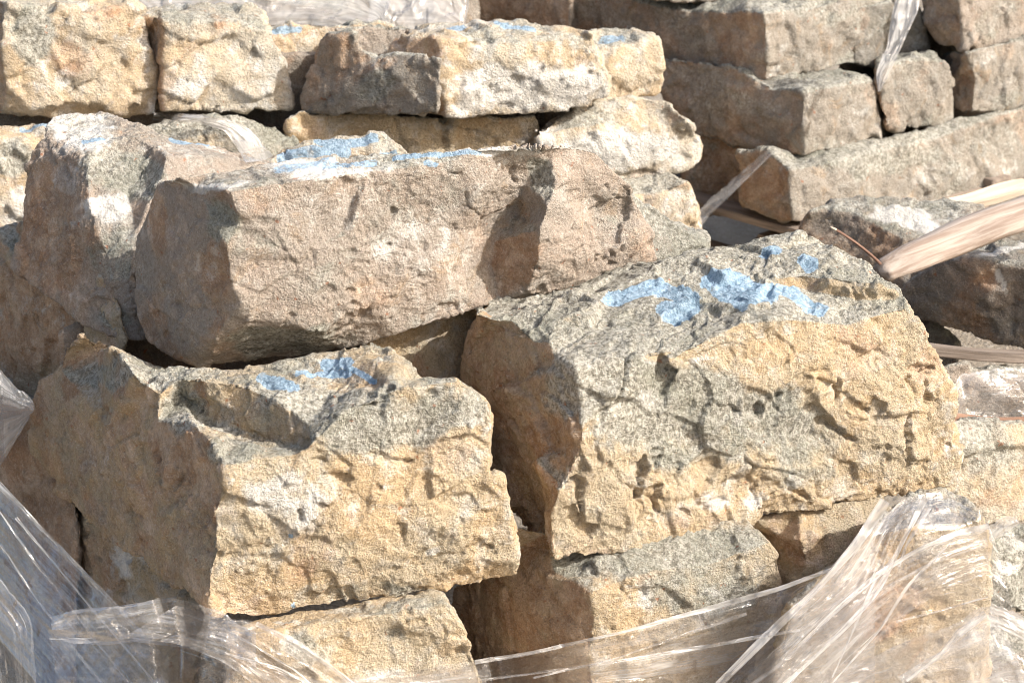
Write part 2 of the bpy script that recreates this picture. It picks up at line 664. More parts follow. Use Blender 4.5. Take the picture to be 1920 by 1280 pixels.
#STONES_BEGIN
# ================================================================== FRONT STACK
# the long stone lying on top
stone("long pale brown stone lying across the top of the front stack, hollow near right end",
      (430, 400, 3.46), 30, -3,
      outline=[(300, 342, 'L'), (330, 332, 'T'), (400, 322, 'T'), (490, 308, 'T'), (560, 298, 'T'), (700, 290, 'T'), (790, 285, 'T'),
               (880, 278, 'T'), (1000, 273, 'T'), (1080, 275), (1120, 283), (1150, 320), (1182, 352), (1205, 400), (1225, 450),
               (1232, 490), (1228, 505), (1180, 517), (1100, 530), (1000, 555, 'F', .01), (905, 576), (820, 602), (740, 629), (640, 653, 'F', -.05),
               (560, 668, 'F', -.10), (470, 673, 'F', -.12), (370, 684, 'L', -.02), (320, 672, 'L'), (275, 640, 'L'), (258, 590, 'L'),
               (250, 500, 'L'), (256, 440, 'L'), (280, 390, 'L')],
      T=((430, 358, 3.46), 10, 84), L=((440, 420, 3.46), -52, 4),
      lines=[[(300, 342, 'L'), (365, 350, 'L', .01), (430, 358, 'F'), (500, 347), (620, 329), (760, 313), (850, 301), (950, 290), (1080, 275)],
             [(430, 358, 'F'), (447, 400, 'F', .01), (442, 430, 'F'), (425, 462, 'F', .01), (432, 520, 'F'), (452, 568, 'F', .01), (470, 604, 'F')],
             [(395, 640, 'L', .0), (470, 604, 'F'), (545, 603, 'F', .01), (600, 622, 'F', .015), (640, 653, 'F', -.05)],
             [(395, 640, 'L', .0), (370, 684, 'L', -.02)],
             [(948, 298, 'F', -.01), (985, 345, 'F', -.035), (965, 400, 'F', -.06), (925, 455, 'F', -.055), (918, 500, 'F', -.05), (935, 560, 'F', -.02)],
             [(1035, 290, 'F', .0), (1042, 345, 'F', .03), (1028, 385, 'F', .055), (1013, 430, 'F', .07), (1010, 490, 'F', .065), (990, 545, 'F', .03)],
             [(692, 342, 'F', .0), (672, 380, 'F', .008), (655, 440, 'F', .006)],
             [(675, 345, 'F', -.012), (655, 390, 'F', -.008), (640, 430, 'F', -.006)]],
      pts=[(560, 480, 'F', .012), (740, 420, 'F', -.012), (800, 500, 'F', .01), (870, 430, 'F', -.015), (1120, 400, 'F', -.02),
           (1150, 360, 'F', .0), (1185, 440, 'F', .02), (1130, 480, 'F', .015), (1090, 330, 'F', .01), (700, 560, 'F', .01), (850, 540, 'F', .005),
           (340, 480, 'L', .015), (320, 590, 'L', .01), (390, 560, 'L', .0), (900, 350, 'F', .008)],
      thick=.34, pal='pink', grey_top=.55, rust_shade_left=.4, seed=1, group=G1, rough=.8, chips=.75, gen=.08,
      pits=[(790, 460, 10, 5, 20, .008), (1140, 420, 40, 60, 10, .012), (735, 405, 6, 16, 10, .009), (585, 475, 6, 12, -20, .008), (740, 510, 12, 6, 40, .006),
            (960, 330, 10, 20, 10, .01)],
      zones=[('g', 1012, 330, 34, 40, .9), ('w', 790, 460, 140, 70, .45), ('w', 640, 400, 30, 60, .3), ('g', 420, 410, 40, 50, .7), ('g', 520, 640, 120, 30, .8),
             ('w', 600, 312, 260, 20, .55), ('w', 400, 340, 100, 14, .8), ('w', 900, 285, 150, 10, .4), ('r', 720, 360, 200, 50, .12), ('r', 480, 480, 60, 60, .15)],
      blue=[(9, [(520, 318), (620, 308), (700, 303)], .62), (6, [(800, 307), (815, 309)]), (7, [(740, 296), (900, 285)], .8)])

# stone behind it on the left
stone("rugged stone at the upper left of the front stack with bright chalky broken patches",
      (315, 300, 3.97), 28, 5,
      outline=[(18, 500, 4.12), (30, 478, 4.12), (44, 430, 4.12), (47, 350, 4.12), (50, 300, 4.11), (66, 268, 4.11), (86, 256, 4.11), (87, 232, 4.15), (98, 220, 4.18), (125, 215, 4.2), (200, 213, 4.22),
               (240, 227, 4.2), (330, 262, 4.19), (400, 274, 4.2), (470, 290, 4.22), (512, 305, 4.24), (540, 350, 4.2), (520, 440, 4.15), (440, 520, 4.08), (330, 600, 3.98),
               (264, 640, 3.90), (212, 636, 3.90), (150, 605, 3.96), (100, 562, 4.02), (50, 532, 4.08)],
      lines=[[(86, 256, 4.11), (100, 280, 4.07), (112, 294, 4.05), (138, 287, 4.02), (165, 290, 3.985)],
             [(165, 290, 3.985), (166, 335, 3.955), (170, 400, 3.925), (178, 402, 3.925), (215, 408, 3.93), (252, 420, 3.94)],
             [(178, 362, 3.965), (210, 352, 3.985), (240, 358, 4.0), (252, 420, 3.94)],
             [(165, 290, 3.985), (215, 268, 4.04), (262, 262, 4.06), (300, 280, 4.03)],
             [(195, 335, 3.985), (240, 318, 4.02), (280, 300, 4.04), (300, 280, 4.03)],
             [(240, 358, 4.0), (270, 330, 4.03), (290, 300, 4.04)],
             [(300, 280, 4.03), (312, 294, 3.985), (302, 335, 3.95), (282, 375, 3.93), (262, 425, 3.92)],
             [(312, 294, 3.985), (360, 292, 4.03), (430, 298, 4.10), (500, 304, 4.17)],
             [(120, 262, 4.09), (160, 262, 4.07), (200, 245, 4.10), (230, 226, 4.17)],
             [(130, 235, 4.16), (180, 232, 4.17), (215, 222, 4.19)]],
      pts=[(110, 400, 4.03), (80, 480, 4.06), (140, 350, 3.985), (200, 480, 3.91), (180, 560, 3.92), (240, 540, 3.88), (120, 500, 4.0), (400, 330, 4.03), (230, 460, 3.905), (330, 275, 4.10)],
      thick=.32, pal='pink', grey_top=.35, rust_shade_left=.6, seed=2, group=G1, rough=.75,
      zones=[('w', 215, 385, 45, 40, .45), ('w', 150, 245, 90, 45, .35), ('g', 215, 310, 80, 45, .6), ('g', 150, 240, 80, 30, .3), ('w', 330, 280, 140, 20, .5), ('g', 215, 480, 45, 60, .5), ('w', 120, 380, 60, 90, .25), ('r', 90, 430, 60, 120, .35), ('w', 130, 320, 40, 50, .3), ('w', 150, 245, 100, 40, .4), ('w', 215, 385, 46, 34, .6), ('w', 210, 500, 30, 40, .4),
             ('r', 190, 440, 30, 20, .6), ('g', 210, 590, 50, 30, .7), ('r', 400, 305, 60, 14, .2), ('g', 270, 340, 40, 60, .6)],
      blue=[(9, [(325, 262), (385, 272)]), (6, [(160, 268), (195, 262)], .8)])

# lower left stone
stone("large golden stone, lower left of the front stack, dark brown side beside bright front",
      (400, 990, 3.25), 18, 4,
      outline=[(150, 626, 'L'), (182, 655, 'L', -.05), (215, 652, 'T'), (270, 690, 'T', -.01), (330, 688, 'T'), (420, 695, 'T'), (480, 685, 'T'), (540, 672, 'T'), (600, 662, 'T', .01),
               (640, 652, 'T', .02), (700, 640, 'T', .03), (735, 650, 'T', .03), (765, 675, 'T', .02), (790, 707, 'T'), (860, 712), (898, 735, 'F', -.01), (917, 775), (920, 830), (915, 888), (940, 893), (950, 930),
               (960, 990), (972, 1050), (968, 1076, 'F', -.01), (900, 1098, 'F', -.02), (855, 1094, 'F', -.02), (840, 1104, 'F', -.02), (790, 1112, 'F', -.02), (700, 1128, 'F', -.02),
               (600, 1141, 'F', -.02), (480, 1158, 'F', -.02), (400, 1155), (385, 1146, 'L'), (340, 1110, 'L'), (250, 1040, 'L'), (165, 975, 'L'),
               (75, 882, 'L'), (52, 840, 'L'), (60, 780, 'L'), (75, 715, 'L'), (108, 690, 'L'), (122, 652, 'L')],
      T=((580, 790, 3.32), -5, 76), L=((410, 940, 3.25), -55, 6),
      lines=[[(422, 868), (425, 900, 'F', .01), (402, 960), (404, 1030), (390, 1085), (392, 1130)],
             [(422, 868), (400, 830, 'L'), (360, 790, 'L', .0), (295, 790, 'L', .01), (300, 740, 'L', .0), (330, 712, 'L', -.03)],
             [(330, 712, 'L', -.03), (380, 712, 'T', .025), (450, 720, 'T', .03), (520, 750, 'T', .03), (580, 795, 'T', .012), (577, 835, 'F', .01)],
             [(345, 745, 'T', -.04), (385, 790, 'T', -.05), (440, 805, 'T', -.045), (500, 825, 'T', -.05), (562, 838, 'F', -.035)],
             [(422, 868), (480, 858), (540, 850), (577, 835, 'F', .01)],
             [(580, 795, 'T', .012), (650, 765), (745, 728), (860, 712)],
             [(750, 880, 'F', .01), (915, 888)]],
      pts=[(700, 860, 'F', .012), (640, 1000, 'F', .015), (800, 980, 'F', .012), (880, 1040, 'F', -.005), (520, 950, 'F', .01), (700, 1080, 'F', .0), (560, 1090, 'F', .0),
           (200, 800, 'L', .015), (170, 900, 'L', .01), (280, 900, 'L', .02), (330, 1020, 'L', .015), (250, 700, 'T', .02), (640, 720, 'T', .0), (690, 665, 'T', .03),
           (800, 800, 'F', -.01), (860, 800, 'F', .01)],
      thick=.42, pal='warm', grey_top=.45, rust_shade_left=.62, seed=3, group=G1, rough=1.0,
      pits=[(640, 900, 30, 10, 15, .012), (560, 965, 9, 14, -20, .012), (755, 990, 9, 12, 0, .01), (735, 862, 34, 8, 5, .010), (905, 1020, 25, 8, 25, .008),
            (710, 915, 12, 7, 0, .01), (250, 960, 20, 10, 0, .012), (290, 850, 8, 14, 0, .01), (330, 905, 25, 6, -40, .01)],
      zones=[('w', 540, 950, 100, 60, .75), ('w', 640, 1030, 200, 60, .3), ('g', 700, 790, 150, 60, .85), ('g', 860, 760, 80, 60, .75), ('g', 340, 770, 50, 60, .8),
             ('g', 430, 850, 60, 30, .8), ('g', 480, 780, 110, 50, .45), ('g', 250, 700, 150, 30, .7), ('g', 570, 750, 90, 30, .2), ('g', 700, 1115, 260, 18, .5), ('r', 620, 1070, 120, 30, .2), ('w', 905, 820, 20, 50, .4),
             ('w', 735, 915, 20, 10, .6), ('w', 815, 1035, 20, 12, .7)],
      blue=[(14, [(492, 708), (520, 716), (548, 728)]), (11, [(560, 702), (610, 698), (650, 700)]), (15, [(612, 680), (650, 678)]), (7, [(650, 685), (700, 712)]), (3.5, [(545, 1003), (546, 1006)]),
            (4, [(551, 1135), (552, 1142)])])

# big right stone
stone("biggest stone of the front stack, grey green top with large blue paint marks",
      (1090, 830, 3.50), 25, 9,
      outline=[(892, 576, 'T', -.03), (1000, 545, 'T', -.09), (1110, 515, 'T', -.08), (1210, 494, 'T', -.04), (1250, 484, 'T'), (1330, 465, 'T'), (1400, 450, 'T'), (1440, 443, 'T'), (1490, 438, 'T'), (1560, 456, 'T'),
               (1620, 482, 'T'), (1668, 520, 'T'), (1697, 545, 'T'), (1716, 592), (1742, 640), (1767, 690), (1783, 740), (1788, 830), (1792, 882), (1775, 907),
               (1700, 926), (1600, 946), (1480, 968), (1400, 986), (1250, 1022), (1150, 1037), (1045, 1049), (1028, 1042, 'L'), (1000, 1012, 'L'), (950, 962, 'L'),
               (915, 900, 'L'), (880, 800, 'L'), (865, 720, 'L'), (873, 650, 'L'), (885, 600, 'L')],
      T=((1180, 672, 3.56), 8, 76), L=((1085, 760, 3.50), -58, 4),
      lines=[[(893, 590, 'T', .0), (930, 600, 'T', .0), (1005, 574, 'T', .005), (1060, 562, 'T', .01), (1110, 545, 'T'), (1160, 530, 'T'), (1215, 512, 'T'), (1250, 484, 'T')],
             [(905, 592, 'T'), (950, 612, 'T', -.01), (1000, 640, 'T', .0), (1040, 665, 'T'), (1080, 690)],
             [(1080, 690), (1088, 760), (1092, 830, 'F', .01), (1060, 890), (1045, 925, 'F', .01), (1030, 970), (1032, 1042, 'F')],
             [(1080, 690), (1130, 684), (1180, 672), (1290, 652), (1340, 628), (1390, 603), (1480, 597), (1590, 608), (1640, 592), (1697, 575)],
             [(1440, 522, 'T', .015), (1500, 512, 'T', .022), (1570, 520, 'T', .030), (1640, 528, 'T', .032), (1697, 545, 'T')],
             [(1450, 540, 'T', .0), (1510, 545, 'T', -.004), (1600, 562, 'T', -.006), (1685, 562, 'T', -.008)],
             [(1265, 668, 'F', .01), (1272, 700, 'F', .012), (1290, 735, 'F', .0)],
             [(1235, 672, 'F', -.012), (1238, 705, 'F', -.012), (1250, 735, 'F', -.012)],
             [(1090, 800, 'F', .02), (1160, 745, 'F', .02), (1220, 775, 'F', -.01), (1300, 850, 'F', -.015)]],
      pts=[(960, 600, 'T', .005), (1090, 580, 'T', .035), (1040, 600, 'T', .02), (1110, 625, 'T', .0), (1030, 640, 'T', .015), (1200, 600, 'T', .0), (1150, 545, 'T', -.005),
           (1350, 560, 'T', .005), (1450, 480, 'T', .01), (1520, 470, 'T', .012), (1380, 500, 'T', -.005), (1500, 700, 'F', .012), (1620, 700, 'F', .01), (1400, 800, 'F', .0),
           (1560, 820, 'F', -.01), (1700, 800, 'F', .01), (1250, 930, 'F', .012), (1450, 920, 'F', .012), (1650, 880, 'F', .01), (1130, 960, 'F', .015), (1350, 720, 'F', .0),
           (960, 720, 'L', .015), (1000, 850, 'L', .02), (930, 820, 'L', .0), (1010, 950, 'L', .01), (1735, 830, 'F', .0), (1150, 880, 'F', .005)],
      thick=.45, pal='warm', grey_top=.95, rust_shade_left=.7, seed=4, group=G1, rough=1.15,
      pits=[(1420, 775, 14, 15, 0, .020), (1460, 752, 7, 14, 25, .014), (1572, 730, 6, 15, 15, .014), (1595, 755, 24, 12, 30, .013), (1560, 800, 34, 12, 35, .016),
            (1733, 738, 10, 24, 0, .018), (1718, 700, 26, 13, -30, .014), (1198, 885, 17, 38, 10, .026), (1222, 925, 18, 18, 0, .020), (1230, 862, 10, 12, 0, .012), (1085, 920, 9, 38, -12, .024),
            (1090, 992, 26, 26, 0, .018), (1300, 940, 20, 18, 20, .012), (1335, 870, 22, 12, 10, .011), (1430, 905, 40, 12, 10, .009),
            (1700, 812, 8, 30, 5, .018), (1640, 765, 26, 18, 0, .011), (1250, 705, 14, 26, 0, .014), (1350, 770, 30, 16, 0, .009),
            (1480, 915, 24, 12, 20, .012), (1590, 578, 16, 6, 10, .012), (1530, 700, 40, 14, 20, .006), (1650, 860, 30, 20, 0, .009), (1270, 880, 10, 24, 10, .011)],
      zones=[('g', 1200, 740, 200, 80, 1.0), ('g', 1330, 800, 260, 90, .75), ('g', 1250, 600, 260, 80, .3), ('w', 1240, 670, 120, 14, .5), ('w', 1400, 925, 230, 30, .5, -15), ('g', 1130, 620, 120, 50, .4), ('g', 1500, 590, 120, 30, .3),
             ('r', 1620, 660, 190, 70, .35, 10), ('r', 1700, 830, 60, 90, .25), ('w', 1180, 740, 90, 14, .3), ('g', 1480, 900, 120, 30, .4), ('r', 1450, 500, 60, 20, .5), ('r', 1060, 650, 60, 20, .3)],
      blue=[(20, [(1150, 556), (1185, 548), (1230, 543), (1268, 550), (1293, 564)]), (24, [(1290, 574), (1268, 584), (1252, 586)]),
            (19, [(1332, 530), (1356, 556), (1392, 568)]), (18, [(1337, 530), (1390, 535), (1440, 545)]), (22, [(1385, 562), (1440, 556)]),
            (13, [(1440, 545), (1490, 556), (1540, 583)]), (15, [(1436, 474), (1452, 470)]), (17, [(1510, 488), (1518, 494)])])

# stone at the far left, tier of the lower left stone but behind it
stone("brown stone at the left edge of the front stack, half hidden behind the golden stone",
      (140, 700, 4.08), -52, 5,
      outline=[(-140, 470), (-60, 430), (0, 426), (30, 416, 'F', -.03), (80, 420), (150, 460), (220, 560), (240, 640), (200, 740), (110, 800), (70, 752), (20, 715), (-40, 660), (-140, 560)],
      pts=[(60, 600, 'F', .015), (30, 500, 'F', .01)],
      thick=.35, pal='warm', grey_top=.6, rust_shade_left=.35, seed=5, group=G1, rough=1.0, vox=.0045,
      zones=[('g', 5, 440, 40, 24, .6), ('r', 40, 600, 120, 140, .6), ('w', 20, 560, 40, 40, .3)])
# piece behind right of the long stone
stone("grey green wedge of stone peeping out behind the right end of the long top stone",
      (1250, 480, 4.12), 22, 25,
      outline=[(1140, 330), (1195, 372), (1250, 403), (1300, 438), (1334, 466), (1330, 500), (1250, 520), (1150, 530), (1130, 420)],
      pts=[(1230, 440, 'F', .01)], thick=.25, pal='tan', gen=.5, seed=6, group=G1, vox=.0045)
stone("rounded stone top blotched with blue paint, just behind the long top stone",
      (640, 310, 4.30), 15, 32,
      outline=[(470, 330), (510, 299), (580, 262), (640, 248), (715, 250), (765, 284), (800, 310), (790, 380), (480, 380)],
      pts=[(600, 290, 'F', .02), (690, 280, 'F', .02)], thick=.28, pal='cream', gen=.1, pgen=.25, seed=7, group=G1, vox=.0045, grey_top=.3,
      blue=[(22, [(540, 300), (590, 290), (640, 285)]), (12, [(600, 262), (650, 268), (700, 262)]), (10, [(700, 300), (740, 290)])])
stone("small golden stone seen in the gap below the long top stone",
      (800, 650, 3.86), 32, 8,
      outline=[(690, 620), (780, 570), (880, 545), (940, 550), (940, 800), (720, 800), (680, 720)],
      pts=[(800, 700, 'F', .01)], thick=.3, pal='warm', seed=8, group=G1, vox=.0045, rust_shade_left=.5, zones=[('r', 800, 700, 70, 40, .4)])

stone("added filler stone inside the front stack, darkening the gap over the golden stone",
      (420, 700, 4.08), 10, 0,  # filler added behind the gap to keep far sunlit ground out of it
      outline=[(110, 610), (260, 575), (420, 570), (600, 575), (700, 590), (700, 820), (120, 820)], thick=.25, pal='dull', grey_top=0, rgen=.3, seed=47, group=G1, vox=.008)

# ---- tier under
stone("weathered brown slab under the left side of the golden stone, touching the plastic wrap",
      (250, 1080, 3.73), -55, 6,
      outline=[(60, 820), (150, 850), (280, 930), (385, 1060), (388, 1160), (360, 1300), (300, 1420), (180, 1420), (110, 1200), (90, 1000)],
      pts=[(170, 980, 'F', .02), (260, 1080, 'F', .02), (200, 1150, 'F', .01)],
      thick=.4, pal='warm', grey_top=0, pgen=.2, seed=9, group=G1, vox=.004, rust_shade_left=.25, gen=.1, zones=[('r', 180, 1060, 60, 80, .5), ('w', 250, 1050, 40, 40, .3)])
stone("shaded grey brown stone at the lower left edge, behind the plastic wrap",
      (40, 900, 4.02), -52, 4,
      outline=[(-140, 700), (-20, 740), (60, 770), (130, 850), (150, 1000), (140, 1400), (-140, 1400)],
      pts=[(20, 850, 'F', .02), (60, 960, 'F', .0), (0, 1150, 'F', .02)],
      thick=.35, pal='dull', grey_top=0, seed=10, group=G1, vox=.0045, rust_shade_left=.5, gen=.0, rgen=.3, zones=[('r', 20, 900, 60, 90, .6)])
stone("small sandy stone at the bottom centre, wedged under the golden stone",
      (700, 1250, 3.32), 18, 6,
      outline=[(430, 1180, 'F', -.04), (480, 1165, 'T'), (600, 1142, 'T'), (700, 1124, 'T'), (790, 1112, 'T'), (828, 1116, 'T'), (850, 1140), (875, 1190), (893, 1240), (905, 1300), (910, 1480), (440, 1480), (420, 1300)],
      T=((700, 1165, 3.33), 5, 60),
      lines=[[(480, 1185), (600, 1168), (700, 1150), (835, 1130)]],
      pts=[(600, 1240, 'F', .01), (540, 1210, 'F', .02), (760, 1220, 'F', -.01), (800, 1180, 'F', .01)],
      thick=.4, pal='warm', seed=11, group=G1, vox=.004, grey_top=.3, zones=[('g', 560, 1210, 60, 30, .6), ('g', 760, 1190, 60, 20, .3), ('w', 700, 1255, 60, 20, .4)])
stone("stone under the biggest stone, bright grey green front and dark shaded end",
      (1110, 1120, 3.50), 22, 4,
      outline=[(850, 1100, 'L'), (900, 1075, 'L'), (960, 985, 'T'), (1030, 1000, 'T'), (1150, 990, 'T'), (1300, 975, 'T'), (1400, 975, 'T'), (1445, 1015, 'T'), (1462, 1048), (1464, 1100), (1470, 1480), (1110, 1480),
               (880, 1480, 'L'), (850, 1250, 'L')],
      T=((1110, 1100, 3.50), 10, 70), L=((1110, 1120, 3.50), -50, 0),
      lines=[[(1110, 1110), (1115, 1160), (1105, 1210), (1108, 1300), (1110, 1480)], [(960, 1040, 'L'), (1040, 1070, 'L'), (1110, 1110), (1165, 1088), (1220, 1068), (1330, 1056), (1462, 1048)]],
      pts=[(1200, 1130, 'F', .01), (1320, 1120, 'F', .01), (1000, 1150, 'L', .02), (950, 1200, 'L', .01), (1400, 1150, 'F', .01)],
      thick=.4, pal='warm', seed=12, group=G1, vox=.004, grey_top=.6, rust_shade_left=.85,
      zones=[('g', 1330, 1100, 150, 60, .7), ('w', 1200, 1120, 60, 40, .5), ('w', 1350, 1090, 80, 30, .3), ('g', 1300, 1020, 160, 30, .5)])
stone("small ochre stone tucked between two stones under the biggest stone",
      (1510, 1060, 3.72), 30, 8,
      outline=[(1380, 985, 'T'), (1420, 975, 'T'), (1500, 950, 'T'), (1600, 935, 'T'), (1650, 925, 'T'), (1680, 960), (1660, 1040), (1640, 1400), (1450, 1400, 'L'), (1400, 1200, 'L'), (1370, 1080, 'L')],
      T=((1500, 990, 3.72), 10, 60), L=((1500, 1010, 3.72), -45, 0),
      lines=[[(1400, 1000, 'L'), (1460, 1005, 'L'), (1500, 1015), (1600, 985), (1650, 975)], [(1500, 1015), (1512, 1060), (1500, 1110)]],
      pts=[], thick=.3, pal='warm', seed=13, group=G1, vox=.0045, grey_top=.2, rust_shade_left=.4)
stone("tall rounded stone at the bottom right of the front stack, wrapped in clear plastic",
      (1650, 1200, 3.58), 22, 3,
      outline=[(1660, 950, 'T'), (1700, 925, 'T'), (1760, 918, 'T'), (1805, 930, 'T'), (1840, 968), (1852, 1000), (1856, 1080), (1852, 1150), (1850, 1250), (1850, 1480), (1440, 1480), (1450, 1250),
               (1480, 1140), (1560, 1060), (1620, 1000)],
      T=((1700, 990, 3.60), 10, 55),
      lines=[[(1640, 1000, 'F', -.02), (1720, 985), (1800, 985), (1852, 1000)]],
      pts=[(1600, 1150, 'F', .01), (1750, 1100, 'F', .015), (1700, 1250, 'F', .0)],
      thick=.4, pal='warm', seed=14, group=G1, vox=.0042, grey_top=.6, rust_shade_left=.2, rgen=.12, zones=[('r', 1660, 1150, 60, 60, .25), ('r', 1800, 1100, 40, 60, .3)])

# ================================================================== PALE STACK BEHIND LEFT
bgk = dict(vox=.0070, group=G2, rough=.85, chips=1.7, pitty=0.2, thick=.4, smooth_it=2)
stone("cream stone at the top left corner of the picture, yellowish with a chipped lower edge",
      (150, 200, 4.90), 24, 2,
      outline=[(-80, -60, 'T'), (60, -40, 'T'), (150, -22, 'T'), (230, -4, 'T'), (258, 12), (276, 50), (286, 95), (300, 130), (298, 190), (293, 218), (250, 220, 'F', -.05), (200, 217, 'F', -.06), (100, 221, 'F', -.06),
               (0, 214, 'L'), (-80, 190, 'L')],
      T=((150, 10, 4.90), 5, 70), L=((10, 150, 4.86), -48, 0),
      lines=[[(5, 5, 'L'), (2, 80), (14, 165), (5, 210, 'L')], [(5, 5, 'L'), (80, 20), (160, 22), (258, 12)],
             [(14, 165), (60, 205, 'F', -.01), (110, 200), (140, 190), (190, 192), (215, 205, 'F', .0), (240, 190), (280, 205), (293, 218)]],
      pts=[(60, 80, 'F', .01), (170, 60, 'F', .02), (200, 120, 'F', -.01)], pal='cream', seed=15, grey_top=.2, rust_shade_left=.8,
      zones=[('r', 130, 110, 40, 40, .25), ('g', 60, 60, 50, 60, .9), ('r', 170, 20, 90, 14, .7), ('r', 150, 120, 60, 50, .5), ('w', 100, 160, 100, 40, .5), ('g', 200, 60, 40, 40, .2)], **bgk)
stone("pinkish cream stone, second from the left in the top row of the pale stack",
      (420, 200, 5.0), 22, 4,
      outline=[(262, 40, 'L'), (268, 25, 'T'), (330, 14, 'T'), (420, 10, 'T'), (495, 22, 'T'), (503, 60), (530, 110), (550, 188), (547, 208), (450, 211), (312, 211), (294, 205, 'L'), (290, 120, 'L'), (272, 80, 'L')],
      T=((400, 45, 5.0), 5, 72), L=((306, 120, 4.97), -50, 0),
      lines=[[(268, 36, 'L'), (308, 38), (306, 120), (300, 208)], [(308, 38), (400, 40), (470, 48), (503, 60)]],
      pts=[(380, 120, 'F', .01), (450, 100, 'F', -.01), (480, 150, 'F', .01)], pal='cream', seed=16, grey_top=.6, rust_shade_left=.8, pgen=.15,
      zones=[('g', 360, 60, 60, 30, .5), ('g', 470, 60, 30, 40, .4), ('r', 440, 110, 50, 30, .2), ('w', 400, 175, 120, 30, .5), ('r', 415, 45, 12, 8, .9)], **bgk)
stone("pale stone set back in a top row gap, light blue paint on its edge",
      (600, 150, 5.35), 22, 0,
      outline=[(490, 60), (505, 50), (560, 42), (620, 46), (720, 42), (780, 60), (780, 230), (560, 240), (500, 210)],
      lines=[[(495, 68, 'F', .0), (560, 66), (700, 66)]], pal='cream', seed=17, pgen=.1, blue=[(9, [(515, 58), (560, 56)], .9)], **bgk)
stone("dark shaded block end left of the long white stone in the top row",
      (600, 200, 5.02), -24, 0,
      outline=[(598, 76), (620, 60), (664, 57), (680, 92), (704, 106), (742, 98), (780, 100), (830, 110), (820, 215), (700, 217), (640, 216), (570, 209), (564, 190), (580, 140), (592, 110)],
      lines=[[(570, 120), (640, 122, 'F', .01), (730, 128, 'F', .02)]],
      pts=[(640, 170, 'F', .02)], pal='tan', seed=18, rust_shade_left=.7, zones=[('g', 700, 160, 40, 30, .6)], **bgk)
stone("small pinkish sunlit stone wedged behind the dark shaded block end",
      (700, 110, 5.25), 30, 4,
      outline=[(630, 52), (680, 50), (745, 47), (790, 55), (790, 150), (680, 150), (640, 120)], pal='pink', seed=46, pgen=.3, **dict(bgk, thick=.2))
stone("long white sunlit stone in the middle of the top row, dark end at its left",
      (840, 220, 5.02), 20, 3,
      outline=[(750, 65, 'L'), (762, 52, 'T'), (830, 45, 'T'), (920, 42, 'T'), (1000, 44, 'T'), (1060, 48, 'T'), (1108, 60, 'T'), (1124, 98), (1146, 150), (1140, 185, 'F', -.01), (1090, 206, 'F', -.01), (1000, 216, 'F', -.02), (900, 223, 'F', -.02),
               (840, 224), (790, 210, 'L'), (700, 196, 'L'), (722, 130, 'L'), (735, 90, 'L')],
      T=((830, 75, 5.02), 5, 74), L=((825, 120, 5.0), -30, 0),
      lines=[[(752, 66, 'L'), (790, 72, 'L'), (818, 74), (828, 100), (822, 150), (838, 200), (840, 224)], [(818, 74), (900, 72), (960, 78), (1040, 74), (1110, 78)]],
      pts=[(860, 120, 'F', .0), (950, 110, 'F', .015), (1060, 130, 'F', .01), (880, 170, 'F', .01)], pal='cream', seed=19, grey_top=.3, rust_shade_left=.9, pgen=.3,
      zones=[('w', 980, 170, 180, 50, .6), ('g', 850, 110, 30, 40, .3), ('g', 1060, 80, 60, 20, .5), ('g', 900, 60, 30, 10, .5)],
      blue=[(7, [(930, 52), (960, 56), (1000, 58)], .7), (6, [(840, 52), (870, 50)], .7)], **bgk)
stone("small cream stone at the right end of the top row of the pale stack",
      (1180, 180, 5.3), 26, 4,
      outline=[(1095, 62), (1125, 56, 'T'), (1180, 54, 'T'), (1222, 60, 'T'), (1236, 80), (1243, 120), (1242, 160), (1234, 176, 'F', -.01), (1180, 190, 'F', -.01), (1130, 206), (1095, 195)],
      T=((1150, 90, 5.3), 0, 60), lines=[[(1100, 95), (1150, 88), (1215, 68), (1236, 80)]], pts=[(1190, 140, 'F', .01)],
      pal='cream', seed=20, grey_top=.5, zones=[('g', 1150, 70, 40, 14, .5)], blue=[(9, [(1130, 76), (1165, 70)], .6)], **bgk)
stone("shaded tan stone lying directly below the dark block end and the long white stone",
      (700, 280, 5.10), 20, 2,
      outline=[(535, 225), (560, 208), (700, 212), (860, 222), (1000, 216), (1014, 235), (1022, 280), (1010, 360), (800, 370), (560, 360), (535, 290)],
      pts=[(700, 250, 'F', .0), (880, 240, 'F', -.02), (960, 260, 'F', .01)], pal='warm', seed=21, zones=[('r', 700, 250, 150, 30, .25)], **bgk)
stone("white sloping stone at the right of the second row, its grey top sunlit",
      (1060, 320, 5.2), 24, 5,
      outline=[(1005, 245), (1050, 215, 'T'), (1120, 195, 'T'), (1190, 180, 'T'), (1245, 188, 'T'), (1288, 222, 'T'), (1312, 258), (1313, 300), (1290, 316), (1200, 336, 'F', -.01), (1100, 350), (1010, 350)],
      T=((1100, 240, 5.2), 10, 55), lines=[[(1008, 250), (1060, 240), (1160, 232), (1250, 238), (1312, 258)]], pts=[(1120, 290, 'F', .01), (1220, 280, 'F', .01)],
      pal='cream', seed=22, grey_top=.4, pgen=.4, zones=[('w', 1150, 280, 150, 40, .5), ('g', 1090, 225, 50, 14, .5)], **bgk)
stone("rounded grey green stone with a strip of plastic hanging over it, second row",
      (440, 280, 4.92), 20, 12,
      outline=[(240, 250), (290, 235), (330, 228), (450, 218), (520, 235), (560, 262), (568, 300), (540, 380), (240, 380)],
      pts=[(400, 250, 'F', .03), (500, 270, 'F', .02), (330, 270, 'F', .02)], pal='cream', seed=23, gen=.55, **bgk)
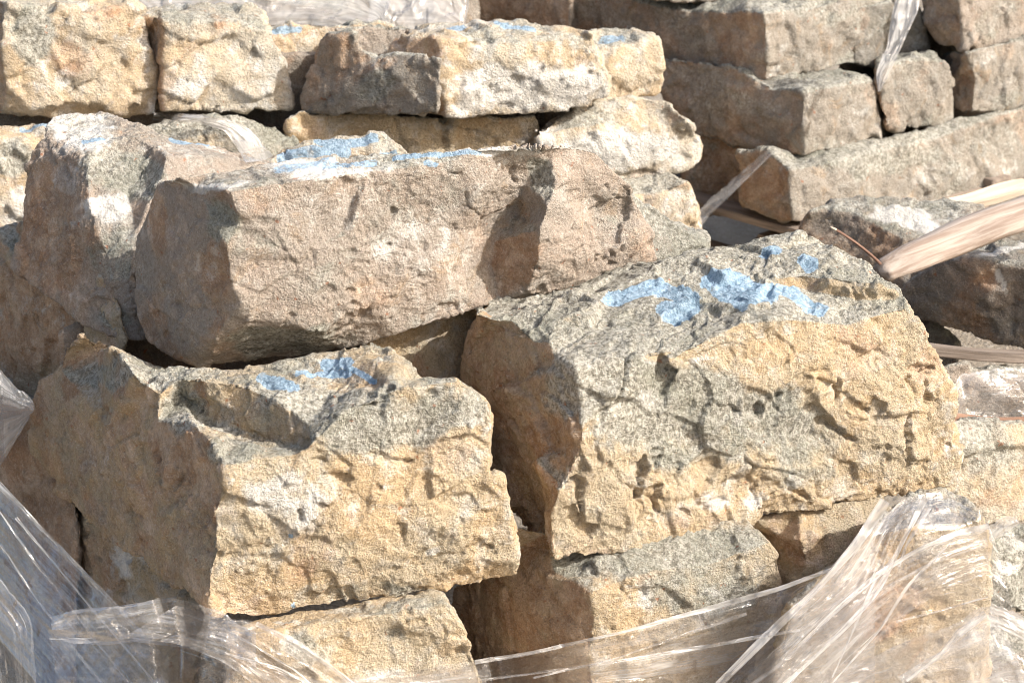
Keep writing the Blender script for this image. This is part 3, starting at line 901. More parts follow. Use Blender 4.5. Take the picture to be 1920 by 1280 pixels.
stone("cream stone with a grey green patch at the left edge in the second row",
      (50, 380, 4.84), 18, 6,
      outline=[(-80, 245, 'T'), (0, 236, 'T'), (60, 232, 'T'), (130, 240, 'T'), (160, 300), (170, 480), (-80, 480)],
      T=((40, 262, 4.84), 0, 60), lines=[[(-80, 262), (40, 258), (140, 258)]], pal='cream', seed=24, grey_top=.3, pgen=.15, zones=[('g', 20, 290, 60, 40, .8), ('w', 40, 380, 50, 40, .6)],
      blue=[(6, [(40, 240), (85, 238)])], **bgk)
stone("white stone in the third row of the pale stack, above the grey green wedge",
      (1240, 420, 5.25), 24, 4,
      outline=[(1140, 350), (1180, 335, 'T'), (1250, 320, 'T'), (1292, 340), (1308, 380), (1312, 440), (1312, 600), (1140, 600)],
      T=((1240, 360, 5.25), 0, 60), lines=[[(1150, 365), (1240, 358), (1302, 356)]], pal='cream', seed=25, pgen=.3, zones=[('r', 1270, 345, 40, 12, .8)], **bgk)
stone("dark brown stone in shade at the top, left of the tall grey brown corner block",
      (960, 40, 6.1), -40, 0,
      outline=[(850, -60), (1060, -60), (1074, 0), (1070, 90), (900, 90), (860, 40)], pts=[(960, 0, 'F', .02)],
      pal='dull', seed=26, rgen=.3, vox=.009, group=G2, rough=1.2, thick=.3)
stone("brown stone under the heap of clouded plastic at the top of the picture",
      (650, 40, 5.75), 10, 20,
      outline=[(300, -60), (900, -60), (900, 90), (300, 90)], pts=[(500, 0, 'F', .04), (650, -10, 'F', .0), (800, 0, 'F', .05)],
      pal='dull', seed=27, rgen=.2, vox=.012, group=G2, rough=1.4, thick=.5)
stone("added filler stone darkening the joints of the pale stack",
      (700, 420, 5.42), 20, 2,  # added filler, recessed so the joints between blocks go dark
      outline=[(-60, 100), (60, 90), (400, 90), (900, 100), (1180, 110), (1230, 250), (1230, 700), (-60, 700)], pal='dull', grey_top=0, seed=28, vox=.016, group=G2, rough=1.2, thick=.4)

# ================================================================== STACK BEHIND RIGHT
rk = dict(vox=.0080, group=G3, rough=.95, chips=1.4, pitty=0, gen=.18, thick=.45, smooth_it=2)
stone("large grey brown corner block at the top of the right stack, sharp lit edge",
      (1437, 150, 5.75), 42, 2,
      outline=[(1070, -60, 'L'), (1300, -60, 'T'), (1500, -60, 'T'), (1680, -60), (1672, 30), (1632, 80), (1625, 115), (1530, 136), (1437, 156), (1350, 140, 'L'), (1240, 122, 'L'), (1120, 86, 'L'), (1072, 60, 'L')],
      T=((1440, 22, 5.75), 0, 85), L=((1437, 100, 5.75), -42, 0),
      lines=[[(1290, 20, 'L'), (1360, 24, 'L'), (1432, 24), (1438, 90), (1437, 156)], [(1432, 24), (1540, 10), (1660, -30)], [(1072, -20, 'L'), (1200, 5, 'L'), (1290, 20, 'L')]],
      pts=[(1540, 70, 'F', .01), (1590, 90, 'F', -.01), (1250, 70, 'L', .01)], pal='tan', seed=29, rust_shade_left=.6, rgen=.1, zones=[('g', 1530, 30, 80, 20, .4)], **rk)
stone("grey block with a square lit end, directly under the large corner block",
      (1508, 285, 5.68), 42, 2,
      outline=[(1225, 105, 'L'), (1300, 112, 'L'), (1380, 126, 'L'), (1450, 138, 'T'), (1560, 128, 'T'), (1628, 138, 'T'), (1644, 162), (1655, 225), (1654, 262), (1590, 278), (1508, 293), (1380, 275, 'L'), (1315, 260, 'L'), (1240, 200, 'L')],
      T=((1508, 172, 5.68), 0, 85), L=((1508, 240, 5.68), -42, 0),
      lines=[[(1450, 165, 'L'), (1506, 173), (1506, 230), (1516, 275, 'F', .005), (1508, 293)], [(1506, 173), (1570, 160), (1640, 158)]],
      pts=[(1580, 210, 'F', .008), (1380, 210, 'L', .01)], pal='tan', seed=30, rust_shade_left=.6, **rk)
stone("small square pinkish grey stone in the second tier of the right stack",
      (1700, 235, 5.95), 38, 0,
      outline=[(1640, 110, 'T'), (1690, 98, 'T'), (1735, 98, 'T'), (1772, 112), (1783, 150), (1789, 190), (1785, 226), (1768, 240), (1665, 246), (1650, 200)],
      T=((1700, 125, 5.95), 0, 85), lines=[[(1645, 125), (1700, 112), (1772, 112)]], pts=[(1720, 180, 'F', .01)], pal='tan', seed=31, **rk)
stone("pinkish grey stone at the right edge in the second tier of the right stack",
      (1820, 205, 6.05), 38, 0,
      outline=[(1775, 95, 'L'), (1800, 95, 'L'), (1850, 86), (1920, 70), (2000, 55), (2000, 195), (1850, 212), (1820, 212), (1790, 210, 'L'), (1780, 150, 'L')],
      L=((1822, 150, 6.05), -45, 0), lines=[[(1812, 98), (1830, 150), (1822, 210)]], pts=[(1900, 140, 'F', .01)], pal='tan', seed=32, pgen=.1, **rk)
stone("stone at the top right corner of the picture with a rough sunlit front",
      (1810, 85, 6.0), 38, 0,
      outline=[(1725, -60, 'L'), (1800, -60), (2000, -60), (2000, 70), (1900, 84), (1805, 94), (1760, 88, 'L'), (1742, 60, 'L'), (1728, 10, 'L')],
      L=((1800, 50, 6.0), -45, 0), lines=[[(1800, -60), (1798, 0), (1805, 94)]], pts=[(1880, 20, 'F', .01)], pal='pink', seed=33, pgen=.15, zones=[('r', 1850, 30, 50, 30, .4)], **rk)
stone("small grey stone half hidden behind the hanging plastic strip in the right stack",
      (1700, 90, 6.1), 30, 0,
      outline=[(1600, 10), (1720, 0), (1738, 50), (1744, 95), (1700, 104), (1640, 130), (1600, 120)], pal='grey', seed=34, **rk)
stone("very long grey stone forming the lowest tier of the right stack",
      (1485, 415, 5.60), 40, 6,
      outline=[(1380, 285, 'L'), (1440, 280, 'L'), (1500, 280, 'T'), (1600, 270, 'T'), (1700, 248, 'T'), (1800, 222, 'T'), (1920, 200, 'T'), (2000, 188, 'T'), (2000, 330), (1920, 352), (1850, 372), (1700, 398), (1600, 410),
               (1500, 420), (1465, 414, 'L'), (1390, 394, 'L'), (1385, 340, 'L')],
      T=((1478, 318, 5.60), 0, 87), L=((1480, 350, 5.60), -42, 0),
      lines=[[(1440, 308, 'L'), (1478, 318), (1482, 370), (1485, 419)], [(1478, 318), (1600, 292), (1750, 262), (2000, 215)]],
      pts=[(1600, 350, 'F', .012), (1700, 330, 'F', -.008), (1800, 310, 'F', .012)], pal='tan', seed=35, zones=[('g', 1650, 300, 140, 30, .5), ('w', 1800, 330, 140, 30, .35)], **rk)
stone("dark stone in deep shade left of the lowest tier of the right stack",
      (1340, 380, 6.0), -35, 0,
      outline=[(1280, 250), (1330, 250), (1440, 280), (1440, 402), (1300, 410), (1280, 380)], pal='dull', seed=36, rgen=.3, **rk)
stone("thin brown stone fragment on top of the large corner block at the picture's edge",
      (1320, 5, 5.9), 20, 10,
      outline=[(1150, -60), (1460, -60), (1425, 2), (1300, 8), (1180, -4)], pal='dull', seed=37, **dict(rk, thick=.2))

stone("added filler stone darkening the joints of the right stack",
      (1750, 200, 6.45), 40, 2,  # unseen core, put in to darken openings between the right blocks
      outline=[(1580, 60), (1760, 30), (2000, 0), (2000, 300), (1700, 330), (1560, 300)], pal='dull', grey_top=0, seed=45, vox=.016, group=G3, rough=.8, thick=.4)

# ================================================================== LOW STONES AT THE RIGHT
lk = dict(vox=.0065, group=G4, rough=1.1, thick=.35, smooth_it=2)
stone("dark stone with frosty white streaks on its top, behind the wooden beam",
      (1600, 480, 4.95), -38, 0,
      outline=[(1500, 420), (1515, 400, 'T'), (1560, 378, 'T'), (1650, 368, 'T'), (1780, 372, 'T'), (1850, 382, 'T'), (1870, 420, 'T'), (1860, 480), (1800, 540), (1700, 560), (1600, 520), (1500, 460)],
      T=((1600, 420, 4.95), 0, 72),
      lines=[[(1500, 420), (1545, 392, 'T'), (1600, 400, 'T'), (1640, 415, 'T'), (1690, 445, 'T'), (1760, 440, 'T'), (1860, 425, 'T')]],
      pal='dull', seed=38, grey_top=.6, zones=[('w', 1720, 415, 80, 14, 1.0, 10), ('w', 1760, 440, 60, 10, .9), ('w', 1690, 395, 60, 10, .8)], **lk)
stone("brown shaded stone under the wooden beam at the right edge, thin frost on top",
      (1800, 560, 4.72), -30, -4,
      outline=[(1685, 560), (1700, 530), (1760, 492), (1830, 458, 'T'), (1920, 446, 'T'), (2010, 440, 'T'), (2010, 670), (1900, 652), (1800, 622), (1720, 598)],
      T=((1850, 480, 4.72), 0, 65), lines=[[(1760, 492), (1840, 485), (1900, 500), (2010, 510)]],
      pts=[(1850, 560, 'F', .02)], pal='dull', seed=39, grey_top=.5, rust_shade_left=.2, rgen=.15, zones=[('w', 1890, 462, 60, 10, 1.0), ('w', 1875, 520, 12, 26, .8), ('g', 1900, 600, 60, 30, .3)], **lk)
stone("pale greenish stone at the right edge beside the biggest stone, low down",
      (1850, 930, 4.25), 25, 8,
      outline=[(1740, 795), (1800, 785, 'F', -.02), (1850, 790, 'F', -.02), (1990, 788), (1990, 955), (1900, 985), (1850, 985), (1740, 960)],
      pts=[(1850, 860, 'F', .015), (1900, 900, 'F', .0)], pal='cream', seed=40, gen=.3, zones=[('g', 1850, 850, 80, 50, .4), ('r', 1860, 940, 60, 25, .35)], **lk)
stone("brown stone under clouded plastic at the right edge, between two boards",
      (1850, 760, 4.5), 10, 15,
      outline=[(1740, 690), (1800, 682), (1990, 690), (1990, 800), (1740, 800)], pts=[(1850, 720, 'F', .02)], pal='pink', seed=41, rgen=.2, **lk)
stone("broken grey stone with white chalky patches, right of the wrapped corner stone",
      (1890, 1080, 4.1), 15, 15,
      outline=[(1790, 1010), (1850, 1000), (1900, 985), (1990, 1010), (1990, 1160), (1900, 1150), (1790, 1150)], pts=[(1890, 1050, 'F', .03), (1920, 1100, 'F', -.02)],
      pal='grey', seed=42, gen=.7, zones=[('w', 1885, 1060, 30, 14, 1.0), ('w', 1890, 1010, 40, 14, .6)], **lk)
stone("brown speckled stone in the bottom right corner of the picture",
      (1900, 1230, 3.98), 20, 30,
      outline=[(1780, 1160), (1850, 1150), (1990, 1160), (1990, 1480), (1780, 1480)], pts=[(1880, 1240, 'F', .02)], pal='dull', seed=43, gen=.3, **lk)
stone("dark rubble stone on the ground behind the biggest stone",
      (1500, 560, 4.9), 0, 30,
      outline=[(1330, 480), (1500, 470), (1700, 560), (1800, 640), (1800, 760), (1400, 760), (1330, 600)], pal='dull', seed=44, gen=.2, **lk)
#STONES_END

# ================================================================== WOOD
wm = wood_mat("driftwood", (.32, .235, .18), (.56, .475, .40), (4, 60, 60))
wm2 = wood_mat("old_board", (.17, .13, .10), (.32, .26, .21), (5, 70, 70))
wm3 = wood_mat("pale_board", (.50, .40, .30), (.68, .58, .46))


def pole(name, label, A, B, ra, rb, mat, cat, squash=.75, seg=60, rings=18, bend=.01, seed=1, knots=1.0):
    A, B = np.array(A), np.array(B)
    ax = B - A
    Ln = np.linalg.norm(ax)
    ax /= Ln
    s = np.cross(ax, [0, 0, 1])
    s /= np.linalg.norm(s)
    u = np.cross(s, ax)
    vs_, fs = [], []
    for i in range(seg + 1):
        t = i / seg
        r = ra + (rb - ra) * t
        for j in range(rings):
            a = 2 * math.pi * j / rings
            rr = r * (1 + .10 * math.cos(3 * a + seed) + .06 * math.cos(5 * a + 4 * t))
            e = 1 - (1 if (i == 0 or i == seg) else 0) * .25
            vs_.append((t * Ln, rr * e * math.cos(a), rr * e * squash * math.sin(a) + bend * math.sin(math.pi * t)))
    V = np.array(vs_)
    V[:, 1:] += np.stack([pn(V * [6, 30, 30] + seed, 2), pn(V * [6, 30, 30] + seed, 3)], 1) * ra * .42 * knots
    V[:rings, 0] += pn(V[:rings] * 60, 5) * ra * .5
    V[-rings:, 0] += pn(V[-rings:] * 60, 6) * ra * .5
    for i in range(seg):
        for j in range(rings):
            fs.append((i * rings + j, i * rings + (j + 1) % rings, (i + 1) * rings + (j + 1) % rings, (i + 1) * rings + j))
    fs.append(tuple(range(rings))[::-1])
    fs.append(tuple(seg * rings + j for j in range(rings)))
    o = mesh_obj(name, V, fs, mat, True)
    from mathutils import Matrix
    M = Matrix((ax, s, u)).transposed().to_4x4()
    M.translation = Vector(A)
    o.matrix_world = M
    tag(o, label, cat)
    return o


pole("wooden_beam", "split pale wooden beam sloping down to the biggest stone from the right edge", at(1648, 512, 4.45), at(2060, 352, 4.55), .034, .046, wm, "beam", squash=.85, bend=.012)
pole("twig", "thin broken reddish twig poking up beside the lower end of the wooden beam", at(1652, 496, 4.4), at(1564, 428, 4.4), .0050, .0042,
     wood_mat("twig_bark", (.14, .07, .045), (.26, .15, .10)), "twig", seg=24, rings=8, bend=.004, seed=3)
pole("twig_stub", "short pale splinter at the tip of the reddish twig", at(1568, 432, 4.39), at(1556, 426, 4.39), .0042, .0025, wm3, "splinter", seg=6, rings=6, bend=0, seed=4)


def board(name, label, A, B, w, th, mat, tilt=0.0, group=None):
    """sawn plank from A to B; w across, th thick"""
    A, B = np.array(A), np.array(B)
    ax = B - A
    Ln = np.linalg.norm(ax)
    ax /= Ln
    up = np.array([0, -math.sin(R(tilt)), math.cos(R(tilt))])
    s = np.cross(up, ax)
    s /= np.linalg.norm(s)
    u = np.cross(ax, s)
    bm = bmesh.new()
    n = 24
    rows = []
    for i in range(n + 1):
        t = i / n
        wob = .004 * math.sin(5 * t + Ln * 7)
        rows.append([bm.verts.new((t * Ln, y * w / 2 + .003 * math.sin(9 * t + y), z * th / 2 + wob)) for y, z in ((-1, -1), (1, -1), (1, 1), (-1, 1))])
    for a, b in zip(rows, rows[1:]):
        for k in range(4):
            bm.faces.new((a[k], a[(k + 1) % 4], b[(k + 1) % 4], b[k]))
    bm.faces.new(rows[0][::-1])
    bm.faces.new(rows[-1])
    bmesh.ops.recalc_face_normals(bm, faces=bm.faces)
    bmesh.ops.bevel(bm, geom=[e for e in bm.edges if e.calc_face_angle(0) > 1.0], offset=min(w, th) * .12, segments=2, affect='EDGES')
    me = bpy.data.meshes.new(name)
    bm.to_mesh(me)
    bm.free()
    me.materials.append(mat)
    o = bpy.data.objects.new(name, me)
    scene.collection.objects.link(o)
    from mathutils import Matrix
    M = Matrix((ax, s, u)).transposed().to_4x4()
    M.translation = Vector(A)
    o.matrix_world = M
    tag(o, label, "board", group)
    return o


board("board", "weathered grey brown board sticking out behind the biggest stone near the right edge", at(1700, 650, 4.5), at(2010, 676, 4.55), .06, .022, wm2, -10)
board("board", "dark reddish board edge just above the pale greenish stone at the right edge", at(1760, 786, 4.3), at(1990, 792, 4.3), .05, .008, wood_mat("red_board", (.25, .13, .08), (.36, .22, .14)))
board("board", "pale sawn board leaning under the very long grey stone at the right", at(1740, 395, 5.2), at(1925, 350, 5.5), .05, .025, wm3, 20)

# pallet under the right stack
pal = bpy.data.objects.new("pallet", None)
scene.collection.objects.link(pal)
pc = at(1485, 428, 5.62)
pal.location = pc
tag(pal, "wooden pallet under the right stack, its board edge showing over a dark gap", "pallet")
fdir = np.array([math.cos(R(40)), math.sin(R(40)), 0])
ldir = np.array([-math.sin(R(40)), math.cos(R(40)), 0])


def pal_part(name, a, b, w, th):
    o = board(name, "x", a, b, w, th, wm2, 0)
    del o["label"]
    del o["category"]
    M = o.matrix_world.copy()
    o.parent = pal
    M.translation = M.translation - Vector(pc)
    o.matrix_local = M
    return o


Z_ = np.array([0, 0, 1.0])
for k in range(7):
    a = pc + fdir * .05 + ldir * (.03 + k * .17) - Z_ * .038
    pal_part("deck_board", a, a + fdir * 1.9, .11, .02)
for k in range(3):
    a = pc + fdir * (.045 + k * .85) - ldir * .05 - Z_ * .014
    pal_part("edge_board", a, a + ldir * 1.25, .09, .022)
for k in range(3):
    for q_ in range(3):
        a = pc + fdir * (.05 + k * .85) + ldir * (.02 + q_ * .5) - Z_ * .095
        pal_part("block", a, a + ldir * .13, .09, .09)
for k in range(3):
    a = pc + fdir * (.05 + k * .85) - ldir * .02 - Z_ * .152
    pal_part("bottom_board", a, a + ldir * 1.2, .09, .02)

#FILM_BEGIN
# ================================================================== PLASTIC WRAP
allv, allf, base = [], [], 0
for V, F in STONES:
    allv += [tuple(v) for v in V]
    allf += [tuple(i + base for i in f) for f in F]
    base += len(V)
BVH = BVHTree.FromPolygons([Vector(v) for v in allv], allf)


def resample(rail, n):
    P = np.array([(p[0], p[1]) for p in rail], float)
    s = np.concatenate([[0], np.cumsum(np.hypot(*np.diff(P, axis=0).T))])
    t = np.linspace(0, s[-1], n)
    # smooth through the points
    X = np.interp(t, s, P[:, 0])
    Y = np.interp(t, s, P[:, 1])
    k = max(3, n // 14) | 1
    for _ in range(2):
        Xp = np.pad(X, k // 2, mode='edge')
        Yp = np.pad(Y, k // 2, mode='edge')
        X2 = np.convolve(Xp, np.ones(k) / k, 'valid')
        Y2 = np.convolve(Yp, np.ones(k) / k, 'valid')
        X[1:-1], Y[1:-1] = X2[1:-1], Y2[1:-1]
    return X, Y


def film(label, A, B, d, mat, nu=220, nv=70, off=.012, amp=.006, freq=26, seed=0, drape=True, push=0.0, crumple=.4, group=None, pleat=0.0, name="plastic_wrap", maxd=.35, edge=.5, taut=60):
    """sheet between two edge lines A and B, pulled tight over the stones behind it"""
    ax, ay = resample(A, nu)
    bx, by = resample(B, nu)
    v = np.linspace(0, 1, nv)[None, :]
    X = ax[:, None] * (1 - v) + bx[:, None] * v
    Y = ay[:, None] * (1 - v) + by[:, None] * v
    if isinstance(d, (int, float)):
        D0 = np.full((nu, nv), float(d))
    else:
        u = np.linspace(0, 1, nu)[:, None]
        (d00, d10, d01, d11) = d      # A start, A end, B start, B end
        D0 = (d00 * (1 - u) + d10 * u) * (1 - v) + (d01 * (1 - u) + d11 * u) * v
    # uneven free edges
    ue = np.stack([np.linspace(0, 1, nu) * 9, np.full(nu, seed * 3.3), np.zeros(nu)], 1)
    ea = pn(ue, 41) * 10 * edge + pn(ue * 4, 42) * 4 * edge
    X = X + 0
    Y = Y + ea[:, None] * (1 - v) * 1.0
    if drape:
        D = np.empty_like(D0)
        for i in range(nu):
            for j in range(nv):
                r = ray(X[i, j], Y[i, j])
                ln = np.linalg.norm(r)
                h = BVH.ray_cast(Vector(CAM), Vector(r / ln))
                if h[0] is not None:
                    dd = h[3] / ln
                    D[i, j] = dd - off if dd < D0[i, j] + maxd else D0[i, j]
                else:
                    D[i, j] = D0[i, j]
        Dc = D.copy()
        for _ in range(taut):
            P = np.pad(Dc, 1, mode='edge')
            bl = (P[:-2, 1:-1] + P[2:, 1:-1] + P[1:-1, :-2] + P[1:-1, 2:]) / 4
            Dc = np.minimum(D, bl)
        for _ in range(6):
            P = np.pad(Dc, 1, mode='edge')
            Dc = (P[:-2, 1:-1] + P[2:, 1:-1] + P[1:-1, :-2] + P[1:-1, 2:]) / 4
        D = Dc - push
    else:
        D = D0
    ray_ = FWD[None, None] + RT[None, None] * ((X - 960) / FPX)[..., None] - UP[None, None] * ((Y - 640) / FPX)[..., None]
    P3 = CAM + ray_ * D[..., None]
    # lengths for the wrinkle pattern
    du = np.linalg.norm(np.diff(P3[:, nv // 2], axis=0), axis=1)
    U = np.concatenate([[0], np.cumsum(du)])
    wv = np.linalg.norm(P3[:, -1] - P3[:, 0], axis=1).mean()
    Vv = np.linspace(0, wv, nv)
    UU, VV = np.meshgrid(U, Vv, indexing='ij')
    q = np.stack([UU.ravel() * 3.0, VV.ravel() * freq + pn(np.stack([UU.ravel() * 4, VV.ravel() * 6, UU.ravel() * 0], 1), 51) * 1.5, np.full(UU.size, seed * 5.1)], 1)
    w1 = 1 - 2 * np.abs(pn(q, 52))
    w2 = 1 - 2 * np.abs(pn(q * [1.4, 2.7, 1], 53))
    qc = np.stack([UU.ravel() * 22, VV.ravel() * 26, np.full(UU.size, seed * 2.2)], 1)
    w3 = 1 - 2 * np.abs(pn(qc, 54))
    qd = qc * 2.3
    w4 = pn(qd, 55)
    h = (w1 * .7 + w2 * .3 + (w3 * .7 + w4 * .3) * crumple) * amp
    wq = np.stack([UU.ravel() * 5 + w4 * .15, VV.ravel() * freq * .75, np.full(UU.size, seed * 1.7)], 1)
    _, _, val, rel = worley(wq, int(seed))
    h += ((val - .5) * rel)[:, :2].sum(1) * amp * 3.0
    wq2 = np.stack([UU.ravel() * 16, VV.ravel() * freq * 1.6 + UU.ravel() * 9, np.full(UU.size, seed * .7)], 1)
    _, _, val, rel = worley(wq2, int(seed) + 3)
    h += ((val - .5) * rel)[:, :2].sum(1) * amp * 1.2 * (.4 + crumple)
    if pleat:
        h = h + pleat * np.sin(VV.ravel() * freq * 6 + pn(q * .6, 57) * 4)
    h = h.reshape(nu, nv)
    P3 = P3 - (ray_ / np.linalg.norm(ray_, axis=2)[..., None]) * (h + amp)[..., None]
    # in-surface jitter so that streaks wander
    verts = P3.reshape(-1, 3)
    faces = [(i * nv + j, (i + 1) * nv + j, (i + 1) * nv + j + 1, i * nv + j + 1) for i in range(nu - 1) for j in range(nv - 1)]
    org = verts.mean(0)
    o = mesh_obj(name, verts, faces, mat, True, org)
    uvl = o.data.uv_layers.new(name="UVMap")
    li = np.empty(len(o.data.loops), dtype=np.int32)
    o.data.loops.foreach_get("vertex_index", li)
    uv = np.stack([UU.ravel() + seed, VV.ravel() + seed * .37], 1)[li]
    uvl.data.foreach_set("uv", uv.astype(np.float32).ravel())
    if label:
        tag(o, label, "plastic wrap", group)
    return o


def fold(parent, pts, w, seed, push=.03, mat=None):
    """narrow rolled or doubled-over strand of the wrap it belongs to"""
    P = np.array(pts, float)
    T = np.gradient(P, axis=0)
    T /= np.linalg.norm(T, axis=1)[:, None]
    Nn = np.stack([-T[:, 1], T[:, 0]], 1)
    ww = w * np.linspace(1.1, .8, len(P))[:, None] * (1 + .35 * np.sin(np.arange(len(P)) * 2.1 + seed))[:, None]
    A_, B_ = P + Nn * ww / 2, P - Nn * ww / 2
    o = film(None, [tuple(p) for p in A_], [tuple(p) for p in B_], 3.5, mat or FF, nu=150, nv=9, seed=seed, amp=.0035, freq=90, push=push, crumple=.9,
             name="fold", maxd=.12, edge=.15, taut=30)
    o.parent = parent
    o.location = o.location - parent.location
    return o


FC = film_mat("wrap_clear", .01, .16)
FM = film_mat("wrap_milky", .05, .50)
FF = film_mat("wrap_fold", .16, .85)
FH = film_mat("wrap_heavy", .30, .75)
GF = "plastic wrap round the front stack"
GB = "plastic wrap on the stacks behind"

W_SHEET = film("broad clear sheet of plastic wrap pulled tight across the stones at the bottom centre",
     [(640, 1275), (760, 1258), (890, 1240), (1000, 1222), (1160, 1185), (1300, 1148), (1460, 1105), (1560, 1062), (1640, 1010)],
     [(640, 1400), (900, 1400), (1160, 1400), (1400, 1400), (1640, 1400)],
     3.5, FM, nu=260, nv=60, seed=1, amp=.004, freq=30, group=GF)
film("clear plastic wrap covering the whole rounded corner stone at the bottom right",
     [(1560, 1070), (1620, 1000), (1690, 935), (1770, 915), (1830, 945), (1862, 1000)],
     [(1540, 1400), (1620, 1400), (1700, 1400), (1800, 1400), (1880, 1390), (1960, 1380)],
     3.62, FC, nu=200, nv=130, seed=2, amp=.003, freq=22, group=GF, crumple=.5, maxd=.12)
film("twisted whitish band of wrap running from under the biggest stone down to the bottom edge",
     [(1662, 933), (1600, 1010), (1530, 1100), (1440, 1180), (1340, 1280), (1260, 1360)],
     [(1738, 930), (1692, 1010), (1655, 1110), (1580, 1180), (1500, 1260), (1420, 1360)],
     3.55, FM, nu=220, nv=50, seed=3, amp=.008, freq=40, push=.02, group=GF, crumple=.6)
W_FAN = film("fan of taut plastic strands stretched over the front of the rounded corner stone",
     [(1850, 985), (1760, 1010), (1680, 1050), (1590, 1110), (1480, 1190), (1380, 1290)],
     [(1855, 1075), (1780, 1100), (1700, 1150), (1620, 1230), (1560, 1290), (1500, 1340)],
     3.55, FM, nu=200, nv=50, seed=4, amp=.005, freq=40, push=.012, group=GF, maxd=.12)
film("lower clouded fold of wrap spreading out at the foot of the rounded corner stone",
     [(1500, 1300), (1600, 1250), (1700, 1200), (1790, 1170), (1852, 1130), (1858, 1135)],
     [(1480, 1400), (1600, 1400), (1700, 1400), (1800, 1400), (1900, 1400), (1990, 1400)],
     3.5, FM, nu=180, nv=60, seed=5, amp=.006, freq=30, push=.015, group=GF, maxd=.12)
W_LEFT = film("long pleated sheet of wrap slanting down the lower left corner of the stack",
     [(-60, 850), (0, 905), (90, 1000), (215, 1130), (330, 1250), (450, 1390)],
     [(-60, 1150), (0, 1200), (60, 1270), (110, 1330), (170, 1390), (230, 1450)],
     (3.6, 3.2, 3.55, 3.15), FC, nu=220, nv=90, seed=6, amp=.0030, freq=26, group=GF, crumple=.15)
W_TAIL = film("crumpled loose tail of wrap lying across the lower left, just under the golden stone",
     [(95, 1165), (130, 1142), (220, 1136), (330, 1118), (400, 1140), (480, 1185)],
     [(100, 1190), (135, 1208), (220, 1200), (330, 1180), (400, 1200), (480, 1250)],
     3.28, FM, nu=200, nv=50, seed=7, amp=.007, freq=24, group=GF, crumple=1.0, push=.05)
W_BAND = film("whitish folded band of wrap sweeping from under the golden stone to the bottom edge",
     [(330, 1135), (400, 1155), (480, 1165), (560, 1205), (640, 1262), (720, 1330)],
     [(230, 1195), (330, 1205), (420, 1240), (500, 1300), (580, 1370), (640, 1420)],
     3.22, FM, nu=220, nv=60, seed=8, amp=.007, freq=26, group=GF, push=.02, crumple=.6)
film("second clear layer of wrap in the bottom left over the brown slab",
     [(90, 1180), (200, 1180), (330, 1190), (450, 1240), (600, 1280), (760, 1270), (900, 1250)],
     [(130, 1420), (200, 1420), (300, 1420), (450, 1420), (600, 1420), (760, 1420), (900, 1400)],
     3.3, FC, nu=200, nv=70, seed=9, amp=.007, freq=20, group=GF, crumple=.6)
film("grey bunched wrap at the left edge beside the shaded stone",
     [(-80, 640), (-20, 670), (20, 715), (62, 752), (66, 765)],
     [(-80, 900), (-30, 900), (0, 875), (45, 800), (62, 772)],
     3.7, FH, nu=140, nv=50, seed=10, amp=.006, freq=30, group=GF, push=.01)
film("dark clouded wrap hanging in the bottom left corner",
     [(-60, 1050), (0, 1080), (60, 1160), (68, 1280), (60, 1400)],
     [(-160, 1150), (-120, 1200), (-80, 1250), (-60, 1320), (-60, 1400)],
     3.3, FM, nu=120, nv=50, seed=11, amp=.004, freq=26, group=GF, crumple=.4)
for par, w_, pts_ in (
        (W_FAN, 16, [(1660, 938), (1610, 1015), (1540, 1095), (1450, 1180), (1340, 1290)]),
        (W_FAN, 10, [(1736, 932), (1700, 1000), (1650, 1100), (1600, 1160), (1530, 1230), (1450, 1300)]),
        (W_FAN, 8, [(1742, 950), (1722, 985), (1700, 1020), (1684, 1062)]),
        (W_FAN, 9, [(1855, 985), (1790, 1000), (1720, 1030), (1640, 1080), (1560, 1150), (1470, 1240), (1400, 1290)]),
        (W_FAN, 5, [(1850, 1012), (1770, 1040), (1690, 1085), (1600, 1130)]),
        (W_FAN, 4, [(1852, 1118), (1760, 1145), (1680, 1165)]),
        (W_FAN, 12, [(1848, 1150), (1800, 1185), (1760, 1230), (1700, 1275)]),
        (W_FAN, 18, [(1838, 1192), (1790, 1215), (1740, 1240), (1690, 1275)]),
        (W_FAN, 5, [(1700, 1010), (1640, 1090), (1600, 1180), (1560, 1270)]),
        (W_FAN, 5, [(1790, 1010), (1700, 1100), (1650, 1180), (1560, 1280)]),
        (W_SHEET, 8, [(1560, 1066), (1460, 1104), (1300, 1148), (1160, 1186), (1000, 1223), (890, 1241)]),
        (W_SHEET, 6, [(1500, 1180), (1300, 1215), (1100, 1248), (900, 1275)]),
        (W_SHEET, 5, [(1400, 1150), (1280, 1190), (1150, 1235), (1000, 1270)]),
        (W_SHEET, 5, [(1310, 1150), (1318, 1170), (1300, 1185)]),
        (W_LEFT, 9, [(-10, 900), (90, 1002), (215, 1132), (300, 1225)]),
        (W_LEFT, 5, [(0, 1020), (60, 1110), (150, 1230), (200, 1290)]),
        (W_LEFT, 4, [(30, 970), (130, 1090), (240, 1220), (300, 1290)]),
        (W_LEFT, 4, [(0, 960), (70, 1060), (180, 1200), (250, 1290)]),
        (W_BAND, 10, [(480, 1168), (560, 1208), (640, 1264), (690, 1300)]),
        (W_BAND, 6, [(250, 1198), (400, 1218), (520, 1252), (600, 1290)]),
        (W_BAND, 5, [(380, 1160), (460, 1200), (560, 1260), (600, 1300)]),
        (W_TAIL, 7, [(98, 1160), (150, 1144), (220, 1138), (330, 1122)]),
        (W_TAIL, 5, [(110, 1198), (200, 1206), (330, 1190), (420, 1212)])):
    fold(par, pts_, w_, 30 + (len(pts_) * 7 + int(w_) * 3 + int(pts_[0][1])) % 40)
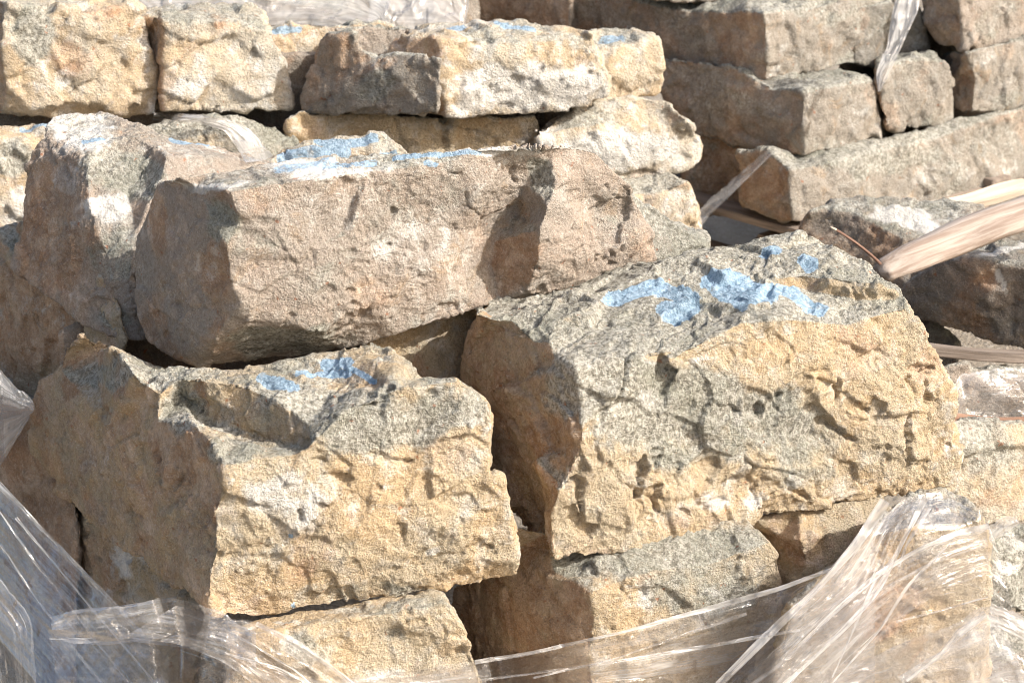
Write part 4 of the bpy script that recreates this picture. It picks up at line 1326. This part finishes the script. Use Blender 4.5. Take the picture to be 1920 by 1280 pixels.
# behind
film("bright strip of plastic hanging down the front of the right stack",
     [(1688, -40), (1672, 30), (1662, 90), (1642, 135), (1646, 172)],
     [(1730, -40), (1722, 20), (1694, 80), (1672, 130), (1650, 172)],
     5.55, FH, nu=120, nv=36, seed=12, amp=.010, freq=40, drape=False, group=GB)
film("thin taut strip of plastic slanting in shade at the right stack's left foot",
     [(1436, 284), (1375, 335), (1312, 392), (1300, 420)], [(1448, 290), (1392, 345), (1330, 405), (1312, 430)],
     5.5, FM, nu=80, nv=16, seed=13, amp=.003, freq=30, drape=False, group=GB)
film("curved strip of clouded plastic over the rounded grey green stone",
     [(290, 213), (380, 213), (440, 228), (485, 255), (515, 300)], [(285, 226), (370, 230), (420, 244), (440, 270), (460, 305)],
     4.8, FH, nu=120, nv=30, seed=14, amp=.004, freq=40, group=GB, push=.01)
film("heap of clouded plastic at the top left, above the pale stack",
     [(470, -60), (600, -60), (700, -40), (735, 0), (722, 40)], [(400, 10), (480, 50), (560, 45), (640, 52), (718, 50)],
     5.5, FH, nu=130, nv=60, seed=15, amp=.012, freq=10, drape=False, group=GB, crumple=.3)
film("grey sheet of plastic behind the heap, at the top centre",
     [(700, -60), (780, -60), (860, -50), (880, 0), (872, 50)], [(690, 50), (730, 56), (780, 56), (830, 56), (870, 54)],
     5.65, FH, nu=110, nv=50, seed=16, amp=.012, freq=10, drape=False, group=GB, crumple=.3)
film("clouded plastic at the top left edge of the picture, over the cream stones",
     [(180, -70), (260, -60), (350, -60), (470, -60)], [(200, 10), (280, 14), (380, 12), (480, 30)],
     5.3, FH, nu=100, nv=40, seed=17, amp=.012, freq=10, drape=False, group=GB, crumple=.3)
film("clouded plastic over the brown stone at the right edge below the grey brown board",
     [(1780, 735), (1800, 702), (1850, 690), (1920, 692), (2000, 695)], [(1780, 780), (1820, 778), (1870, 782), (1920, 782), (2000, 785)],
     4.4, FM, nu=120, nv=50, seed=18, amp=.006, freq=14, group=GB, push=.01, crumple=.4)
film("twisted white end of wrap sticking out beside the wrapped corner stone",
     [(1845, 995), (1870, 975), (1895, 964), (1908, 972)], [(1850, 1022), (1872, 1008), (1898, 990), (1912, 982)],
     3.75, FH, nu=60, nv=24, seed=19, amp=.008, freq=40, drape=False, group=GF)
film("flat white strip of wrap crossing the right edge low down",
     [(1840, 1128), (1880, 1140), (1930, 1158), (2000, 1180)], [(1840, 1165), (1880, 1180), (1930, 1205), (2000, 1230)],
     3.8, FH, nu=90, nv=26, seed=20, amp=.006, freq=50, drape=False, group=GF)
